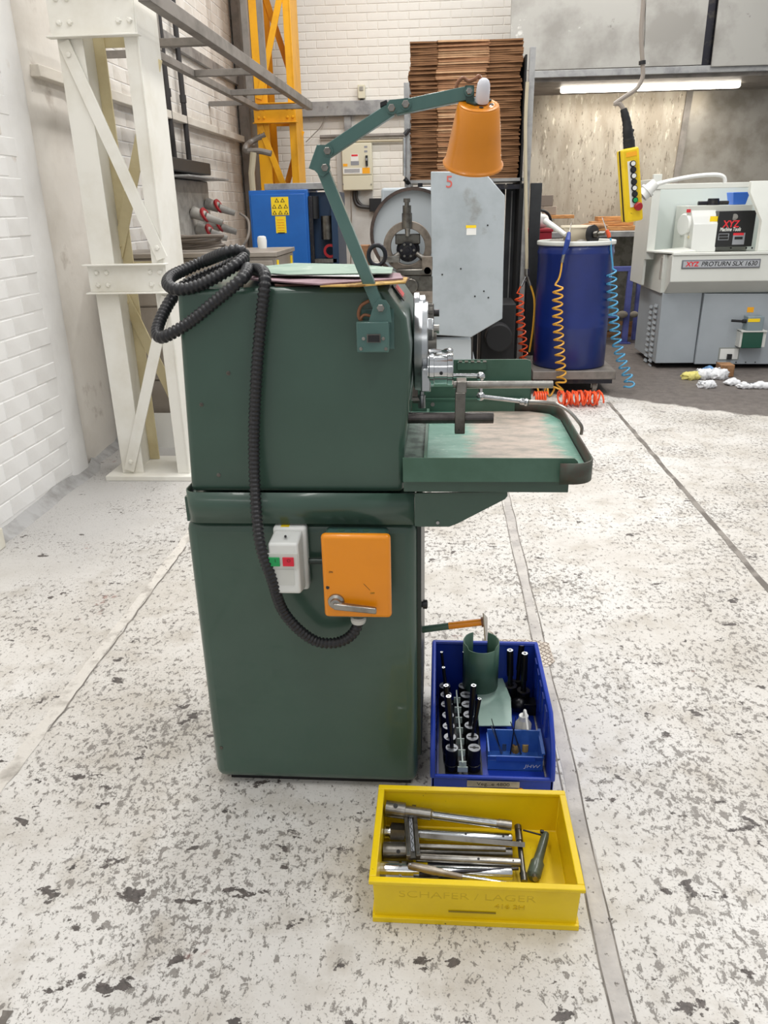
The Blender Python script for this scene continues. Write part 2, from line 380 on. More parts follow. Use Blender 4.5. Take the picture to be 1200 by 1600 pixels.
WX = -2.16
wl = obj('wall_left', M().box(WX-.3, WX-.012, -3, 4.42, 0, 5).box(WX-.3, WX-.07, 4.42, 10.2, 0, 5), PAINTW); tag(wl, kind='structure')
wb = obj('wall_back', M().box(-2.4, 6, 9.912, 10.2, 0, 5), BACKW); tag(wb, kind='structure')
BH, BL, MO, BHL = .082, .232, .006, .095
def brick_mesh(name, m, sx, sy, sz):
    s = M(); s.box(-sx/2, sx/2, -sy/2, sy/2, -sz/2, sz/2); bmesh.ops.bevel(s.bm, geom=s.bm.edges[:], offset=.004, segments=1, affect='EDGES')
    me = bpy.data.meshes.new(name); s.bm.to_mesh(me); s.bm.free(); me.materials.append(m); return me
def lay(parent, spots):
    vis = []
    for c, rot, mesh in spots:
        x, y, z = proj(c)
        inn = z > .3 and -20 < x < 1220 and -20 < y < 1620
        if z > .3 and -700 < x < 1900 and -500 < y < 2100: vis.append((z+(0 if inn else 100), c, rot, mesh))
    vis.sort(key=lambda q: q[0])
    for z, c, rot, mesh in vis[:300]:
        o = bpy.data.objects.new('brick', mesh); o.location = c; o.rotation_euler = rot; COL.objects.link(o); attach(o, parent)
        o.location = c
    if vis[300:]:
        bm = bmesh.new()
        for z, c, rot, mesh in vis[300:]:
            t = bmesh.new(); t.from_mesh(mesh); t.transform(Matrix.Translation(c) @ Matrix.Rotation(rot[2], 4, 'Z')); tm = bpy.data.meshes.new('t'); t.to_mesh(tm); t.free(); bm.from_mesh(tm); bpy.data.meshes.remove(tm)
        me = bpy.data.meshes.new('brickwork'); bm.to_mesh(me); bm.free(); me.materials.append(mesh.materials[0])
        o = bpy.data.objects.new('brickwork', me); COL.objects.link(o); attach(o, parent); tag(o, kind='stuff')
bmL = brick_mesh('brick', PAINTW, .010, BL-.004, BHL-.005)
bmL2 = brick_mesh('brick', PAINTR2, .010, BL-.004, BHL-.005)
bmB = brick_mesh('brick', BACKW, BL-MO, .014, BH-MO)
sp = []
for r in range(int(4.3/BHL)):
    z = .06+(r+.5)*BHL; off = (r % 2)*BL/2
    y = 1.2+off
    while y < 9.8:
        yy = y+BL/2; x = WX-.012 if yy < 4.3 else WX-.07
        if not (4.18 < yy < 5.1): sp.append((Vector((x-.0015+random.uniform(-.0015, .001), yy, z)), (0, 0, random.uniform(-.006, .006)), bmL if yy < 4.3 else bmL2))
        y += BL
lay(wl, sp)
sp = []
for r in range(int(4.6/BH)):
    z = .05+(r+.5)*BH; x = -2.1+(r % 2)*BL/2
    while x < .9:
        sp.append((Vector((x+BL/2, 9.913+random.uniform(-.001, .001), z)), (0, 0, random.uniform(-.006, .006)), bmB)); x += BL
lay(wb, sp)
# rounded pilaster nib where the near wall stops, plaster strip, skirting fillet of cement
nib = M(); pr = []
for k in range(9):
    a = math.pi/2*k/8
    pr.append((WX-.05+.048*math.sin(a), 4.38+.07*math.cos(a)))
pr = [(WX-.08, 4.45)]+pr+[(WX-.003, 4.25), (WX-.012, 4.2), (WX-.08, 4.2)]
rows = []
for i in range(31):
    z = 5*i/30; j = random.uniform(-.006, .006)
    rows.append([Vector((x+j, y+random.uniform(-.004, .004), z)) for x, y in pr])
nib.rings(rows); tag(obj('trim_1', nib, PAINTW, sharp=60), kind='structure')
bb = M(); rows = []
for i in range(41):
    y = 2.3+i*.165; w = .035+random.uniform(-.01, .012); h = .05+random.uniform(-.012, .015)
    if y > 4.45: x0 = WX-.07
    else: x0 = WX-.012
    rows.append([Vector((x0, y, 0)), Vector((x0+w+.02, y, 0)), Vector((x0+w*.5, y, h*.6)), Vector((x0, y, h))])
bb.rings(rows); tag(obj('baseboard_left', bb, mat('cement fillet', '#aaa9a8', .7, 0, ('#8f8d8a', 8, .45, .65), (25, .4)), sharp=60), kind='structure')
pl = M(); rows = []
for i in range(60):
    z = 4.6*i/59; rows.append([Vector((WX-.07, 4.44, z)), Vector((WX-.055+random.uniform(-.004, .004), 4.46, z)), Vector((WX-.052+random.uniform(-.005, .005), 4.7, z)), Vector((WX-.054+random.uniform(-.005, .005), 4.95, z)), Vector((WX-.070, 5.06, z))])
pl.rings(rows); tag(obj('trim_10', pl, PAINTR2, sharp=80), kind='structure')
# old door frame at the left edge
df = M()
df.box(WX-.01, WX+.07, 2.9, 3.28, 0.0, .10); df.box(WX-.01, WX+.055, 3.18, 3.27, .10, .40); df.box(WX-.01, WX+.045, 2.9, 3.22, .12, .40)
tag(obj('trim_2', df, mat('cracked white gloss paint', '#e0ddd2', .5, 0, ('#cfc9b8', 4, .45, .65), None, ('#4c4238', 22, .68, .72)), bevel=.006), kind='structure')

# ================================================================ BUILT-UP STEEL COLUMNS
def column(name, label, Yf, m, mback, ztop, plates, lac, group=None, pitch=.29, base=True):
    t = thing(name, label, 'column', (-1.7, Yf+pitch/2, 0), group)
    xl0, xl1, xr0, xr1 = -1.905, -1.775, -1.565, -1.50
    for (a, b) in ((xl0, xl1), (xr0, xr1)):
        s = M(); zb = .03
        s.box(a, b, Yf, Yf+.012, zb, ztop); s.box((a+b)/2-.006, (a+b)/2+.006, Yf+.012, Yf+pitch-.012, zb, ztop)
        obj('leg', s, m, t, bevel=.002)
        tag(obj('rear_flange', M().box(a, b, Yf+pitch-.012, Yf+pitch, zb, ztop), mback, t, bevel=.002), 'yellowish cream rear flange' if mback is not m else None)
    # outer stiffening flange of the right leg
    obj('edge_flange', M().box(xr1, xr1+.01, Yf-.005, Yf+pitch+.03, .03, ztop), m, t, bevel=.002)
    for z0, z1 in plates:
        s = M(); s.box(xl0-.02, xr1+.004, Yf-.014, Yf-.002, z0, z1); s.box(xl0-.03, xr1+.03, Yf-.055, Yf-.002, z0-.008, z0); s.box(xl0-.03, xr1+.03, Yf-.055, Yf-.002, z1, z1+.008)
        q = obj('tie_plate', s, m, t, bevel=.002)
        bo = M()
        n_ = 0
        for xx in (xl0+.03, xl0+.085, xr1-.075, xr1-.02):
            for zz in (z0+(z1-z0)*.27, z0+(z1-z0)*.73):
                obj('bolt', M().lathe((xx, Yf-.014, zz), (0, -1, 0), [(0, .015), (.007, .014), (.012, .009), (.013, .0)], 6), m, q)
        obj('tie_plate', M().box(xl0, xr1, Yf+pitch, Yf+pitch+.012, z0, z1), mback, t)
    for (a, b, front) in lac:
        yy = Yf-.008 if front else Yf+pitch-.02
        s = M().bar((a[0], yy, a[1]), (b[0], yy, b[1]), .062, .012, up=(0, 1, 0)); q = obj('lacing_bar', s, m if front else mback, t, bevel=.001)
        for c in (a, b):
            d = (Vector(b)-Vector(a)).normalized() if c is a else (Vector(a)-Vector(b)).normalized()
            cc = Vector(c)+d*.06
            obj('bolt', M().lathe((cc[0], yy-.006, cc[1]), (0, -1, 0), [(0, .014), (.008, .013), (.011, .0)], 6), m if front else mback, q)
    if base: obj('base_plate', M().box(-1.99, -1.42, Yf-.06, Yf+pitch+.06, 0, .03), m, t, bevel=.003)
    return t
column('lattice_column', 'white painted riveted steel lattice column standing left of the green machine', 4.30, CREAM, CREAMY, 3.2,
       [(1.09, 1.23), (2.31, 2.53)],
       [((-1.87, 2.29), (-1.50, 1.26), True), ((-1.50, 1.06), (-1.86, .05), True), ((-1.50, 2.25), (-1.86, 1.26), False), ((-1.86, 1.06), (-1.50, .08), False)])
column('lattice_column', 'yellow painted steel lattice column in the back left corner', 8.80, YCOL, YCOL, 4.4,
       [(2.33, 2.50), (1.1, 1.25)],
       [((-1.87, 2.30), (-1.50, 1.30), True), ((-1.50, 3.70), (-1.86, 2.55), True), ((-1.50, 2.28), (-1.86, 1.30), False), ((-1.86, 3.7), (-1.50, 2.55), False)], pitch=.4)

# overhead steel frame and uprights along the left wall
t = thing('overhead_rack', 'grey welded steel ladder frame bracketed high on the left wall', 'frame', (-1.85, 6.5, 2.45))
obj('rail', M().bar((-1.39, 4.15, 2.45), (-1.315, 8.62, 2.45), .06, .07), FRAMEG, t, bevel=.003)
obj('rail', M().bar((-1.86, 4.55, 2.45), (-1.85, 8.62, 2.45), .05, .05), FRAMEG, t, bevel=.003)
for y, x1 in ((5.3, -1.41), (6.44, -1.39), (7.5, -1.37), (8.59, -1.34)):
    obj('cross_bar', M().bar((-1.83, y, 2.45), (x1, y, 2.45), .045, .045), FRAMEG, t, bevel=.003)
for y in (6.8,):
    obj('upright', M().bar((-1.385, y, 2.48), (-1.385, y, 4.2), .045, .045), FRAMEG, t, bevel=.003)
obj('upright', M().bar((-1.86, 8.4, 2.48), (-1.86, 8.4, 4.6), .06, .06), FRAMEG, t, bevel=.003)
obj('upright', M().bar((-1.86, 5.7, 2.48), (-1.86, 5.7, 4.2), .05, .05), FRAMEG, t, bevel=.003)
for y in (5.6, 8.2):
    obj('bracket', M().bar((-2.22, y, 2.45), (-1.88, y, 2.45), .04, .04), FRAMEG, t)
led = M().box(WX-.07, WX+.0, 4.6, 9.8, 2.19, 2.25); tag(obj('trim_3', led, PAINTR, bevel=.004), kind='structure')
s = M().box(WX-.07, WX-.02, 4.6, 9.6, 2.75, 2.83); tag(obj('trim_4', s, GALV), kind='structure')
gp = M().box(-2.2, -2.12, 9.3, 9.45, .0, 4.6); tag(obj('trim_5', gp, FRAMEG), kind='structure')
# dark upright behind yellow column
tag(obj('trim_6', M().box(-2.09, -1.99, 9.78, 9.88, 1.2, 4.6), mat('grey upright', '#69645f', .5)), kind='structure')

# sockets board on left wall with cable drops
yb = 5.75
def WL(px, py, off=.0): return P(px, py, X=WX-.05+off)
t = thing('socket_board', 'grey plastic socket board with red flaps on the left wall above the bench', 'socket board', (-2.2, 6.6, 1.5))
a = WL(262, 282, .09); b = WL(340, 370, .09)
y0, y1 = P(262, 340, X=-2.1).y, P(306, 340, X=-2.1).y
obj('back_box', M().box(-2.225, -2.10, 6.35, 7.45, 1.28, 1.74), SOCK, t, bevel=.01)
obj('hood', M().box(-2.2, -1.93, 6.35, 7.55, 1.745, 1.76), GALV, t, bevel=.003)
obj('top_box', M().box(-2.225, -2.06, 6.25, 7.45, 1.79, 1.89), BLACK, t, bevel=.01)
for (y, z, sc) in ((6.85, 1.49, 1), (7.30, 1.56, 1), (6.95, 1.36, 1), (7.30, 1.40, 1)):
    k = obj('socket', M().cyl((-2.09, y, z), (-1.98, y, z-.04), .05, .043, 20), SOCK, t)
    tag(obj('flap', M().ring((-1.985, y, z-.03), (.8, -.15, .35), .062, .036, .016, 24), RED, k), 'red flap')
    if y > 6.7: obj('plug', M().cyl((-1.97, y, z-.045), (-1.84, y+.02, z-.09), .036, .025, 16), SOCK, k)
for y0_, y1_ in ((6.82, 6.80), (7.22, 7.22)):
    tag(obj('cable_conduit', M().cyl((-2.18, y0_, 1.86), (-2.18, y1_, 3.4), .022, n=10).lathe((-2.18, y0_, 2.35), (0, 0, 1), [(0, .028), (.06, .028)], 10), CABLEK),
        'black vertical conduit on the left wall nearer the white column' if y0_ < 7 else 'black vertical conduit on the left wall farther from the white column', 'conduit')
cab = M()
tag(obj('cable', M().tube(catmull([(-1.80, 7.33, 1.47), (-1.72, 7.3, 1.40), (-1.70, 7.1, 1.25), (-1.72, 6.6, 1.15), (-1.70, 5.70, 1.15)], 8), .011, 6), CABLEG), 'grey cable drooping from the upper socket plug to the bench', 'cable')
tag(obj('cable', M().tube(catmull([(-2.09, 6.40, 1.36), (-2.0, 6.1, 1.46), (-1.92, 5.9, 1.40), (-1.85, 5.5, 1.268)], 8), .011, 6), CABLEG), 'grey cable looping up beside the white column edge', 'cable')
coil = M(); pts = []
cx, cy = P(295, 378, Y=5.3).x, 5.38
for i in range(7*20):
    a = 2*math.pi*i/20; rr = 1+.16*math.sin(i*.29)
    pts.append((cx+.22*rr*math.cos(a)+random.uniform(-.004, .004), cy+.16*rr*math.sin(a), 1.264+.011*(i/20)+.006*math.sin(i*.7)))
tag(obj('cable_coil', M().tube(pts, .0095, 6), mat('taupe cable', '#6e655c', .5)), 'coil of grey cable lying on the steel bench', 'cable')

# steel bench at left
t = thing('steel_cabinet_bench', 'low brown-grey steel cabinet bench behind the white column', 'cabinet', (-1.55, 5.3, 0))
bx1 = P(432, 392, Y=5.0).x
STB = mat('brown grey steel', '#989087', .45, .3, ('#857c72', 4, .4, .7), None, ('#b9a470', 7, .68, .75))
obj('body', M().box(-2.12, bx1-.01, 5.02, 5.62, .18, 1.22), STB, t, bevel=.004)
obj('worktop', M().box(-2.14, bx1, 5.0, 5.64, 1.222, 1.25), STB, t, bevel=.003)
for z0, z1 in ((.2, .44), (.45, .92), (.93, 1.20)):
    obj('drawer_front', M().box(-2.10, bx1-.03, 5.005, 5.02, z0, z1), STB, t, bevel=.004)
for x in (-2.08, bx1-.06):
    for y in (5.06, 5.58): obj('foot', M().box(x-.03, x+.03, y-.03, y+.03, 0, .18), FRAMEG, t)
for y in (5.03, 5.5): obj('corner_tape', M().box(bx1-.009, bx1+.001, y, y+.02, 1.10, 1.20), YSTK, t)
q = P(262, 700, Y=4.93)
tag(obj('paper_sheet', M().box(q.x-.10, q.x+.06, 4.93, 4.935, .0, .24, Matrix.Identity(4)), WSTK), 'white sheet with dark print leaning low against the bench behind the column', 'paper')
tag(obj('mug', M().lathe((P(412, 380, Y=5.55).x, 5.50, 1.25), (0, 0, 1), [(0, .03), (.05, .033), (.075, .028), (.08, .015)], 16), WHITEP), 'small white cap standing at the back of the steel bench', 'cap')

# blue electrical cabinet
Yb = 6.6
a = P(388, 298, Y=Yb); b = P(480, 298, Y=Yb); c = P(516, 298, Y=Yb); zt = a.z
t = thing('machine_cabinet', 'blue enamelled electrical cabinet with yellow warning labels', 'cabinet', ((a.x+c.x)/2, Yb+.3, 0))
obj('body', M().box(a.x, b.x, Yb, Yb+.55, .0, zt), BLUECAB, t, bevel=.004)
obj('door', M().box(a.x+.015, b.x-.02, Yb-.012, Yb, .05, zt-.03), BLUECAB, t, bevel=.003)
s = M().box(b.x, c.x+.05, Yb+.12, Yb+.55, 0, zt-.02).box(c.x+.0, c.x+.05, Yb, Yb+.12, 0, zt-.02)
tag(obj('open_bay', s, NAVY, t), 'dark blue open side bay')
obj('post', M().box(b.x+.005, b.x+.035, Yb-.01, Yb+.03, 0, zt-.05), DARK, t, bevel=.003)
obj('motor', M().cyl((b.x+.04, Yb+.06, zt-.05), (b.x+.04, Yb+.06, zt-.22), .04, n=16), BLACK, t)
obj('motor', M().cyl((b.x+.14, Yb+.06, zt-.2), (b.x+.14, Yb+.06, zt-.38), .05, n=16), STEELD, t)
obj('handwheel', M().ring((b.x+.16, Yb+.03, zt-.47), (0, 1, 0), .055, .035, .02, 20), RED, t)
obj('shelf', M().box(b.x+.03, c.x+.03, Yb+.0, Yb+.1, zt-.56, zt-.53), STEEL, t)
obj('top_tray', M().box(a.x+.12, c.x-.02, Yb+.05, Yb+.5, zt, zt+.05), GALV, t, bevel=.004)
p0, p1 = P(423, 308, Y=Yb-.012), P(452, 336, Y=Yb-.012)
lb = tag(obj('warning_label', M().box(p0.x, p1.x, Yb-.0145, Yb-.012, p1.z, p0.z), YSTK, t), 'yellow label of triangular warning signs')
W_ = p1.x-p0.x; H_ = p0.z-p1.z
for row, n in ((0, 2), (1, 3), (2, 3)):
    for k in range(n):
        cx = p0.x+W_*((k+.5)/n if n == 3 else (k+1)/3); cz = p0.z-H_*(row+.55)/3; r = W_*.13
        obj('warning_triangle', M().prism([(cx-r, Yb-.0145, cz-r*.8), (cx+r, Yb-.0145, cz-r*.8), (cx, Yb-.0145, cz+r*.9)], (0, -.0008, 0)), BINK, lb)
        obj('triangle_fill', M().prism([(cx-r*.55, Yb-.0153, cz-r*.6), (cx+r*.55, Yb-.0153, cz-r*.6), (cx, Yb-.0153, cz+r*.4)], (0, -.0008, 0)), YSTK, lb)
p0, p1 = P(430, 338, Y=Yb-.012), P(448, 364, Y=Yb-.012)
lb = tag(obj('notice_label', M().box(p0.x, p1.x, Yb-.0145, Yb-.012, p1.z, p0.z), YSTK, t), 'small yellow notice')
for k in range(6): obj('print_line', M().box(p0.x+.015, p1.x-.015, Yb-.0155, Yb-.0145, p0.z-.03-k*.02, p0.z-.023-k*.02), OSTK if k < 5 else BINK, lb)

# pipes near the corner
Yp = 8.6
tag(obj('pipe', M().tube(catmull([P(424, 240, Y=Yp), P(405, 236, Y=Yp), P(386, 236, Y=Yp), P(384, 230, Y=Yp), P(392, 222, Y=Yp+.2), P(415, 210, Y=Yp+.2)], 6), .03, 10), FRAMEG), 'bent grey pipe end sticking out beside the yellow column', 'pipe')
tag(obj('pipe', M().tube([P(396, 238, Y=8.5), P(393, 270, Y=8.5), Vector((P(393, 270, Y=8.5).x, 8.5, .02))], .032, 10), CONDUIT), 'cream vertical pipe in the corner left of the yellow column', 'pipe')
tag(obj('pipe', M().tube([P(413, 240, Y=9.3), P(410, 270, Y=9.3), Vector((P(410, 270, Y=9.3).x, 9.3, .02))], .03, 10), CONDUIT), 'cream vertical pipe just behind the left leg of the yellow column', 'pipe')

# ================================================================ BACK WALL FITTINGS
YW = 9.895
def onback(px, py, y=YW): return P(px, py, Y=y)
a, b = onback(395, 160), onback(640, 179)
tag(obj('trim_7', M().box(a.x, b.x+.3, 9.80, 9.90, b.z, b.z+.15), GALV, bevel=.004), kind='structure')
a, b = onback(538, 180), onback(550, 225)
tag(obj('trim_8', M().box(a.x, b.x, 9.84, 9.90, b.z, a.z), GALV), kind='structure')
z = onback(560, 213).z
tag(obj('pipe', M().cyl((-1.4, 9.86, z), (.3, 9.86, z), .022, n=10), FRAMEG), 'grey pipe run along the back wall above the beige switch enclosure', 'pipe')
tag(obj('pipe', M().tube(catmull([(-1.35, 9.85, z-.13), (-1.2, 9.85, z-.05), (-1.0, 9.85, z-.055), (-.3, 9.85, z-.06), (.2, 9.85, z-.06)], 6), .014, 8), CONDUIT), 'thin cream cable pipe just under the grey pipe on the back wall', 'pipe')
tag(obj('cable', M().tube(catmull([P(512, 166, Y=9.8), P(503, 195, Y=9.84), P(490, 210, Y=9.84), P(478, 222, Y=9.84)], 8), .006, 6), CABLEG), 'thin loose cable hanging below the grey wall beam', 'cable')
# small sensor
a, b = onback(559, 133, 9.86), onback(571, 154, 9.86)
t = thing('wall_sensor', 'small white sensor box on the back wall above the grey beam', 'sensor', ((a.x+b.x)/2, 9.89, (a.z+b.z)/2))
obj('body', M().box(a.x, b.x, 9.83, 9.897, b.z, a.z), BEIGE, t, bevel=.006)
obj('lens', M().box(a.x+.02, b.x-.02, 9.822, 9.83, (a.z+b.z)/2+.01, a.z-.02), SOCK, t)
obj('gland', M().cyl(((a.x+b.x)/2, 9.87, b.z), ((a.x+b.x)/2, 9.87, b.z-.05), .02), BLACK, t)
# switch enclosure
a, b = onback(533, 224, 9.75), onback(582, 297, 9.75)
t = thing('switch_enclosure', 'beige electrical switch enclosure on the back wall', 'enclosure', ((a.x+b.x)/2, 9.85, b.z))
obj('body', M().box(a.x, b.x, 9.76, 9.897, b.z, a.z), BEIGE, t, bevel=.008)
zs = onback(555, 274, 9.75).z
obj('lid', M().box(a.x+.006, b.x-.006, 9.75, 9.76, zs+.006, a.z-.006), BEIGE, t, bevel=.004)
obj('lower_cover', M().box(a.x+.006, b.x-.006, 9.75, 9.76, b.z+.006, zs-.006), BEIGE, t, bevel=.004)
def sticker(t, px0, py0, px1, py1, y, m, name='sticker', d=.002, label=None):
    p, q = P(px0, py0, Y=y), P(px1, py1, Y=y); o = obj(name, M().box(p.x, q.x, y-d, y, q.z, p.z), m, t)
    if label: o['label'] = label
    return o
sticker(t, 548, 241, 560, 252, 9.75, WSTK); sticker(t, 548, 252, 561, 258, 9.75, GSTK); sticker(t, 549, 241.5, 559, 244, 9.748, REDT)
sticker(t, 536, 256, 543, 260, 9.75, OSTK); sticker(t, 536, 263, 566, 271, 9.75, WSTK); sticker(t, 566, 262, 578, 271, 9.75, OSTK)
for k in range(3): sticker(t, 538, 264.5+2*k, 562, 265.2+2*k, 9.748, GSTK, 'print_line')
sticker(t, 569, 228, 574, 231, 9.75, GSTK); sticker(t, 569, 235, 574, 238, 9.75, GSTK)
sw = sticker(t, 571, 243, 575, 259, 9.75, BLACK, 'rotary_switch', .02); sticker(t, 571.5, 247, 574, 251, 9.72, GSTK, 'switch_lever', .01)
for px in (536, 580): obj('screw', M().cyl(P(px, 288, Y=9.75), P(px, 288, Y=9.742), .008, n=8), STEEL, t)
for k, (x, w) in enumerate(((553, .02), (557, .017), (548, .008))):
    pts = [onback(x, 297, 9.83), onback(x+1, 312, 9.83), onback(x+8+3*k, 322, 9.83), onback(585, 325-2*k, 9.83)] if k < 2 else [onback(x, 297, 9.83), onback(x+1, 345, 9.83), onback(x, 420, 9.83)]
    tag(obj('cable', M().tube(catmull(pts, 8), w, 8), CABLEK if k < 2 else CABLEG), ['thick black cable leaving the beige enclosure, left of two', 'thick black cable leaving the beige enclosure, right of two', 'thin grey cable dropping straight below the beige enclosure'][k], 'cable')
a, b = onback(577, 310, 9.8), onback(612, 330, 9.8)
tag(obj('cable_box', M().box(a.x, b.x, 9.78, 9.897, b.z, a.z), BLACK, bevel=.006), 'small black box on the back wall below the beige enclosure', 'box')
# smooth rendered pier below enclosure
a = onback(528, 300); b = onback(587, 500)
tag(obj('trim_9', M().box(a.x, b.x, 9.87, 9.91, 0, onback(540, 238).z), mat('pale grey plaster', '#c9c8c4', .6, 0, ('#b4b2ae', 2, .45, .7))), kind='structure')

# ================================================================ RACK WITH CARDBOARD
YR = 6.95
xl = P(637, 200, Y=YR).x; xr = P(826, 200, Y=YR).x
zsh = P(700, 279, Y=YR).z
t = thing('storage_rack', 'galvanised storage rack carrying the cardboard stack', 'rack', ((xl+xr)/2, YR+.35, 0))
for (x, y, h) in ((xl-.005, YR-.02, P(637, 130, Y=YR).z), (xr, YR-.05, P(826, 76, Y=YR).z), (xl-.005, YR+.75, 2.5), (xr, YR+.75, 2.6)):
    s = M().box(x-.022, x+.022, y-.02, y+.02, 0, h)
    o = obj('post', s, GALV, t, bevel=.002)
obj('shelf', M().box(xl+.02, xr-.02, YR, YR+.75, zsh-.03, zsh-.006), GALV, t)
for x in (xl+.10, xl+.28): obj('shelf_bracket', M().box(x-.02, x+.02, YR+.02, YR+.06, zsh-.16, zsh-.03), DARK, t)
obj('cross_beam', M().box(xl+.02, xr-.02, YR+.02, YR+.05, zsh-.09, zsh-.055), DARK, t)
a, b = P(632, 215, Y=6.88), P(632, 275, Y=6.88)
h = tag(obj('handle', M().cyl(a, b, .014, n=12), ALU, t), 'upright chrome handle with black ends')
for q, w in ((a, -1), (b, 1)): obj('handle_end', M().tube([q+Vector((0, 0, -.02*w)), q+Vector((.01, .0, .03*-w)), q+Vector((.035, .05, .06*-w))], .018, 8), BLACK, h)
# side / rear sheets of rack
nb = 7; x0 = P(735, 400, Y=7.3).x
for k in range(nb):
    xx = x0-.12+k*.105
    tag(obj('rack_panel', M().box(xx, xx+.098, 7.32+.012*(k % 2), 7.345+.012*(k % 2), .02, zsh-.04), DKPANEL, t, bevel=.004), None)
    if k < 6: obj('rack_stud', M().box(xx+.045, xx+.055, 7.305+.012*(k % 2), 7.32+.012*(k % 2), .3, zsh-.1), DARK if k % 2 else GALV, t)
tag(obj('side_sheet', M().box(xr-.05, xr-.035, YR, YR+.7, .02, P(822, 85, Y=YR).z), BLACKP, t), 'black side sheet')
# cardboard sheets
nS = 66; z0 = zsh-.006; z1 = P(700, 62, Y=YR).z; dz = (z1-z0)/nS
def card_mesh(j):
    s = M(); w = .885; d = .62; th = dz*.80
    nx = [0, .12*w, .235*w, .25*w, .45*w, .69*w, .705*w, .85*w, w]
    fr = []
    rnd = random.Random(j)
    for x in nx:
        fr.append((x-w/2, rnd.uniform(-.012, .012)+(.012 if (x < .24*w or x > .7*w) else 0), rnd.uniform(-.0007, .0007)))
    top = []; bot = []
    for x, y, dz_ in fr:
        top.append([Vector((x, y, th/2+dz_)), Vector((x, d, th/2+dz_))]); bot.append([Vector((x, y, -th/2+dz_)), Vector((x, d, -th/2+dz_))])
    s.rings([[b_[0], t_[0], t_[1], b_[1]] for t_, b_ in zip(top, bot)])
    for f in s.bm.faces:
        c = f.calc_center_median().x/w+.5; f.material_index = 1 if (c < .26 or c > .70) else (2 if j % 3 == 0 else 0)
    return s
protos = []
xc = (P(637, 150, Y=YR).x+P(815, 150, Y=YR).x)/2+.01
for j in range(nS):
    z = z0+(j+.5)*dz
    bundle = 0 if z > P(700, 108, Y=YR).z else (1 if z > P(700, 200, Y=YR).z else 2)
    lab = ['flattened brown cardboard box in the top bundle of the stack', 'flattened brown cardboard box in the middle bundle of the stack', 'flattened brown cardboard box in the bottom bundle of the stack'][bundle]
    if j < 12:
        o = obj('cardboard_sheet', card_mesh(j), [CARD, CARDD, CARDL], sharp=20); protos.append(o)
    else:
        o = random.choice(protos).copy(); COL.objects.link(o)
    o.location = (xc+random.uniform(-.008, .008)+(-.012 if bundle == 1 and z > P(700, 125, Y=YR).z else 0), YR+.03+random.uniform(-.015, .01), z)
    o.rotation_euler = (0, random.uniform(-.0006, .0006), random.uniform(-.01, .01))
    tag(o, lab, 'cardboard', ['cardboard in the top bundle', 'cardboard in the middle bundle', 'cardboard in the bottom bundle'][bundle])
# cables and hoses beside right post
yq = YR-.12
tag(obj('air_pipe', M().tube(catmull([P(824, 128, Y=yq), P(821, 200, Y=yq), P(822, 330, Y=yq), P(823, 400, Y=yq), P(823, 428, Y=yq)], 8), [.014]*33, 8), CONDUIT), 'beige air pipe running down the right rack post to a splitter', 'pipe')
t = thing('hose_splitter', 'brass air hose splitter below the beige pipe', 'fitting', P(823, 428, Y=yq))
obj('body', M().cyl(P(823, 420, Y=yq), P(823, 432, Y=yq), .02), STEEL, t)
obj('outlet', M().cyl(P(822, 430, Y=yq), P(814, 447, Y=yq), .013), CHROME, t)
obj('outlet', M().cyl(P(824, 430, Y=yq), P(829, 446, Y=yq), .013), STEEL, t)
def coilhose(pts, R, pitch, r, n=12):
    pts = catmull(pts, 16); L = [0]
    for a, b in zip(pts, pts[1:]): L.append(L[-1]+(b-a).length)
    tot = L[-1]; out = []; i = 0; turns = tot/pitch; K = int(turns*n); u0 = Vector((1, 0, 0))
    for k in range(K+1):
        s_ = tot*k/K
        while i < len(L)-2 and L[i+1] < s_: i += 1
        f = (s_-L[i])/max(L[i+1]-L[i], 1e-6); c = pts[i].lerp(pts[i+1], f); T = (pts[i+1]-pts[i]).normalized()
        u = (u0-T*u0.dot(T)).normalized(); w = T.cross(u); a = 2*math.pi*k/n
        out.append(c+(u*math.cos(a)+w*math.sin(a))*R)
    return out
o_ = coilhose([P(811, 462, Y=yq), P(813, 500, Y=yq), P(817, 540, Y=yq), P(819, 575, Y=yq), P(822, 600, Y=yq)], .035, .062, .007)
tag(obj('coiled_air_hose', M().tube([P(814, 447, Y=yq), P(808, 458, Y=yq)]+o_, .0075, 6), ORHOSE), 'orange coiled air hose hanging beside the right rack post', 'air hose')
tag(obj('air_hose', M().tube(catmull([P(829, 446, Y=yq), P(835, 470, Y=yq), P(833, 510, Y=yq), P(827, 550, Y=yq)], 8), .009, 6), YHOSE), 'plain amber air hose bowing down right of the splitter', 'air hose')
# ================================================================ BIG GREY MACHINE WITH DOOR NUMBER 5
YD = 5.6
t = thing('faceplate_machine', 'grey machine with round guard and a door marked 5', 'machine', (.1, YD+.3, 0))
def poly(pp, Y): return [P(x, y, Y=Y) for x, y in pp]
obj('guard_door', M().prism(poly([(673, 268), (757, 268), (789, 306), (785, 498), (736, 527), (675, 523)], YD), (0, .05, 0)), GREYP, t, bevel=.006)
obj('pedestal', M().prism(poly([(678, 530), (736, 530), (737, 620), (679, 620)], YD+.05), (0, .5, 0)), GREYS, t, bevel=.006)
obj('pedestal_base', M().box(-.05, .27, YD+.03, YD+.6, 0, .42), GREYS, t, bevel=.006)
p5 = P(702, 285, Y=YD-.002)
text('painted_number', '5', .105, facing(p5), mat('red marker', '#c86058', .6), t)
sticker(t, 729, 353, 744, 367, YD, WSTK); sticker(t, 728, 352, 744, 356, YD-.002, YSTK)
for q in ((762, 352), (691, 429), (720, 420), (742, 463), (756, 455), (763, 465)): obj('screw_hole', M().cyl(P(q[0], q[1], Y=YD), P(q[0], q[1], Y=YD-.003), .006, n=8), BINK, t)
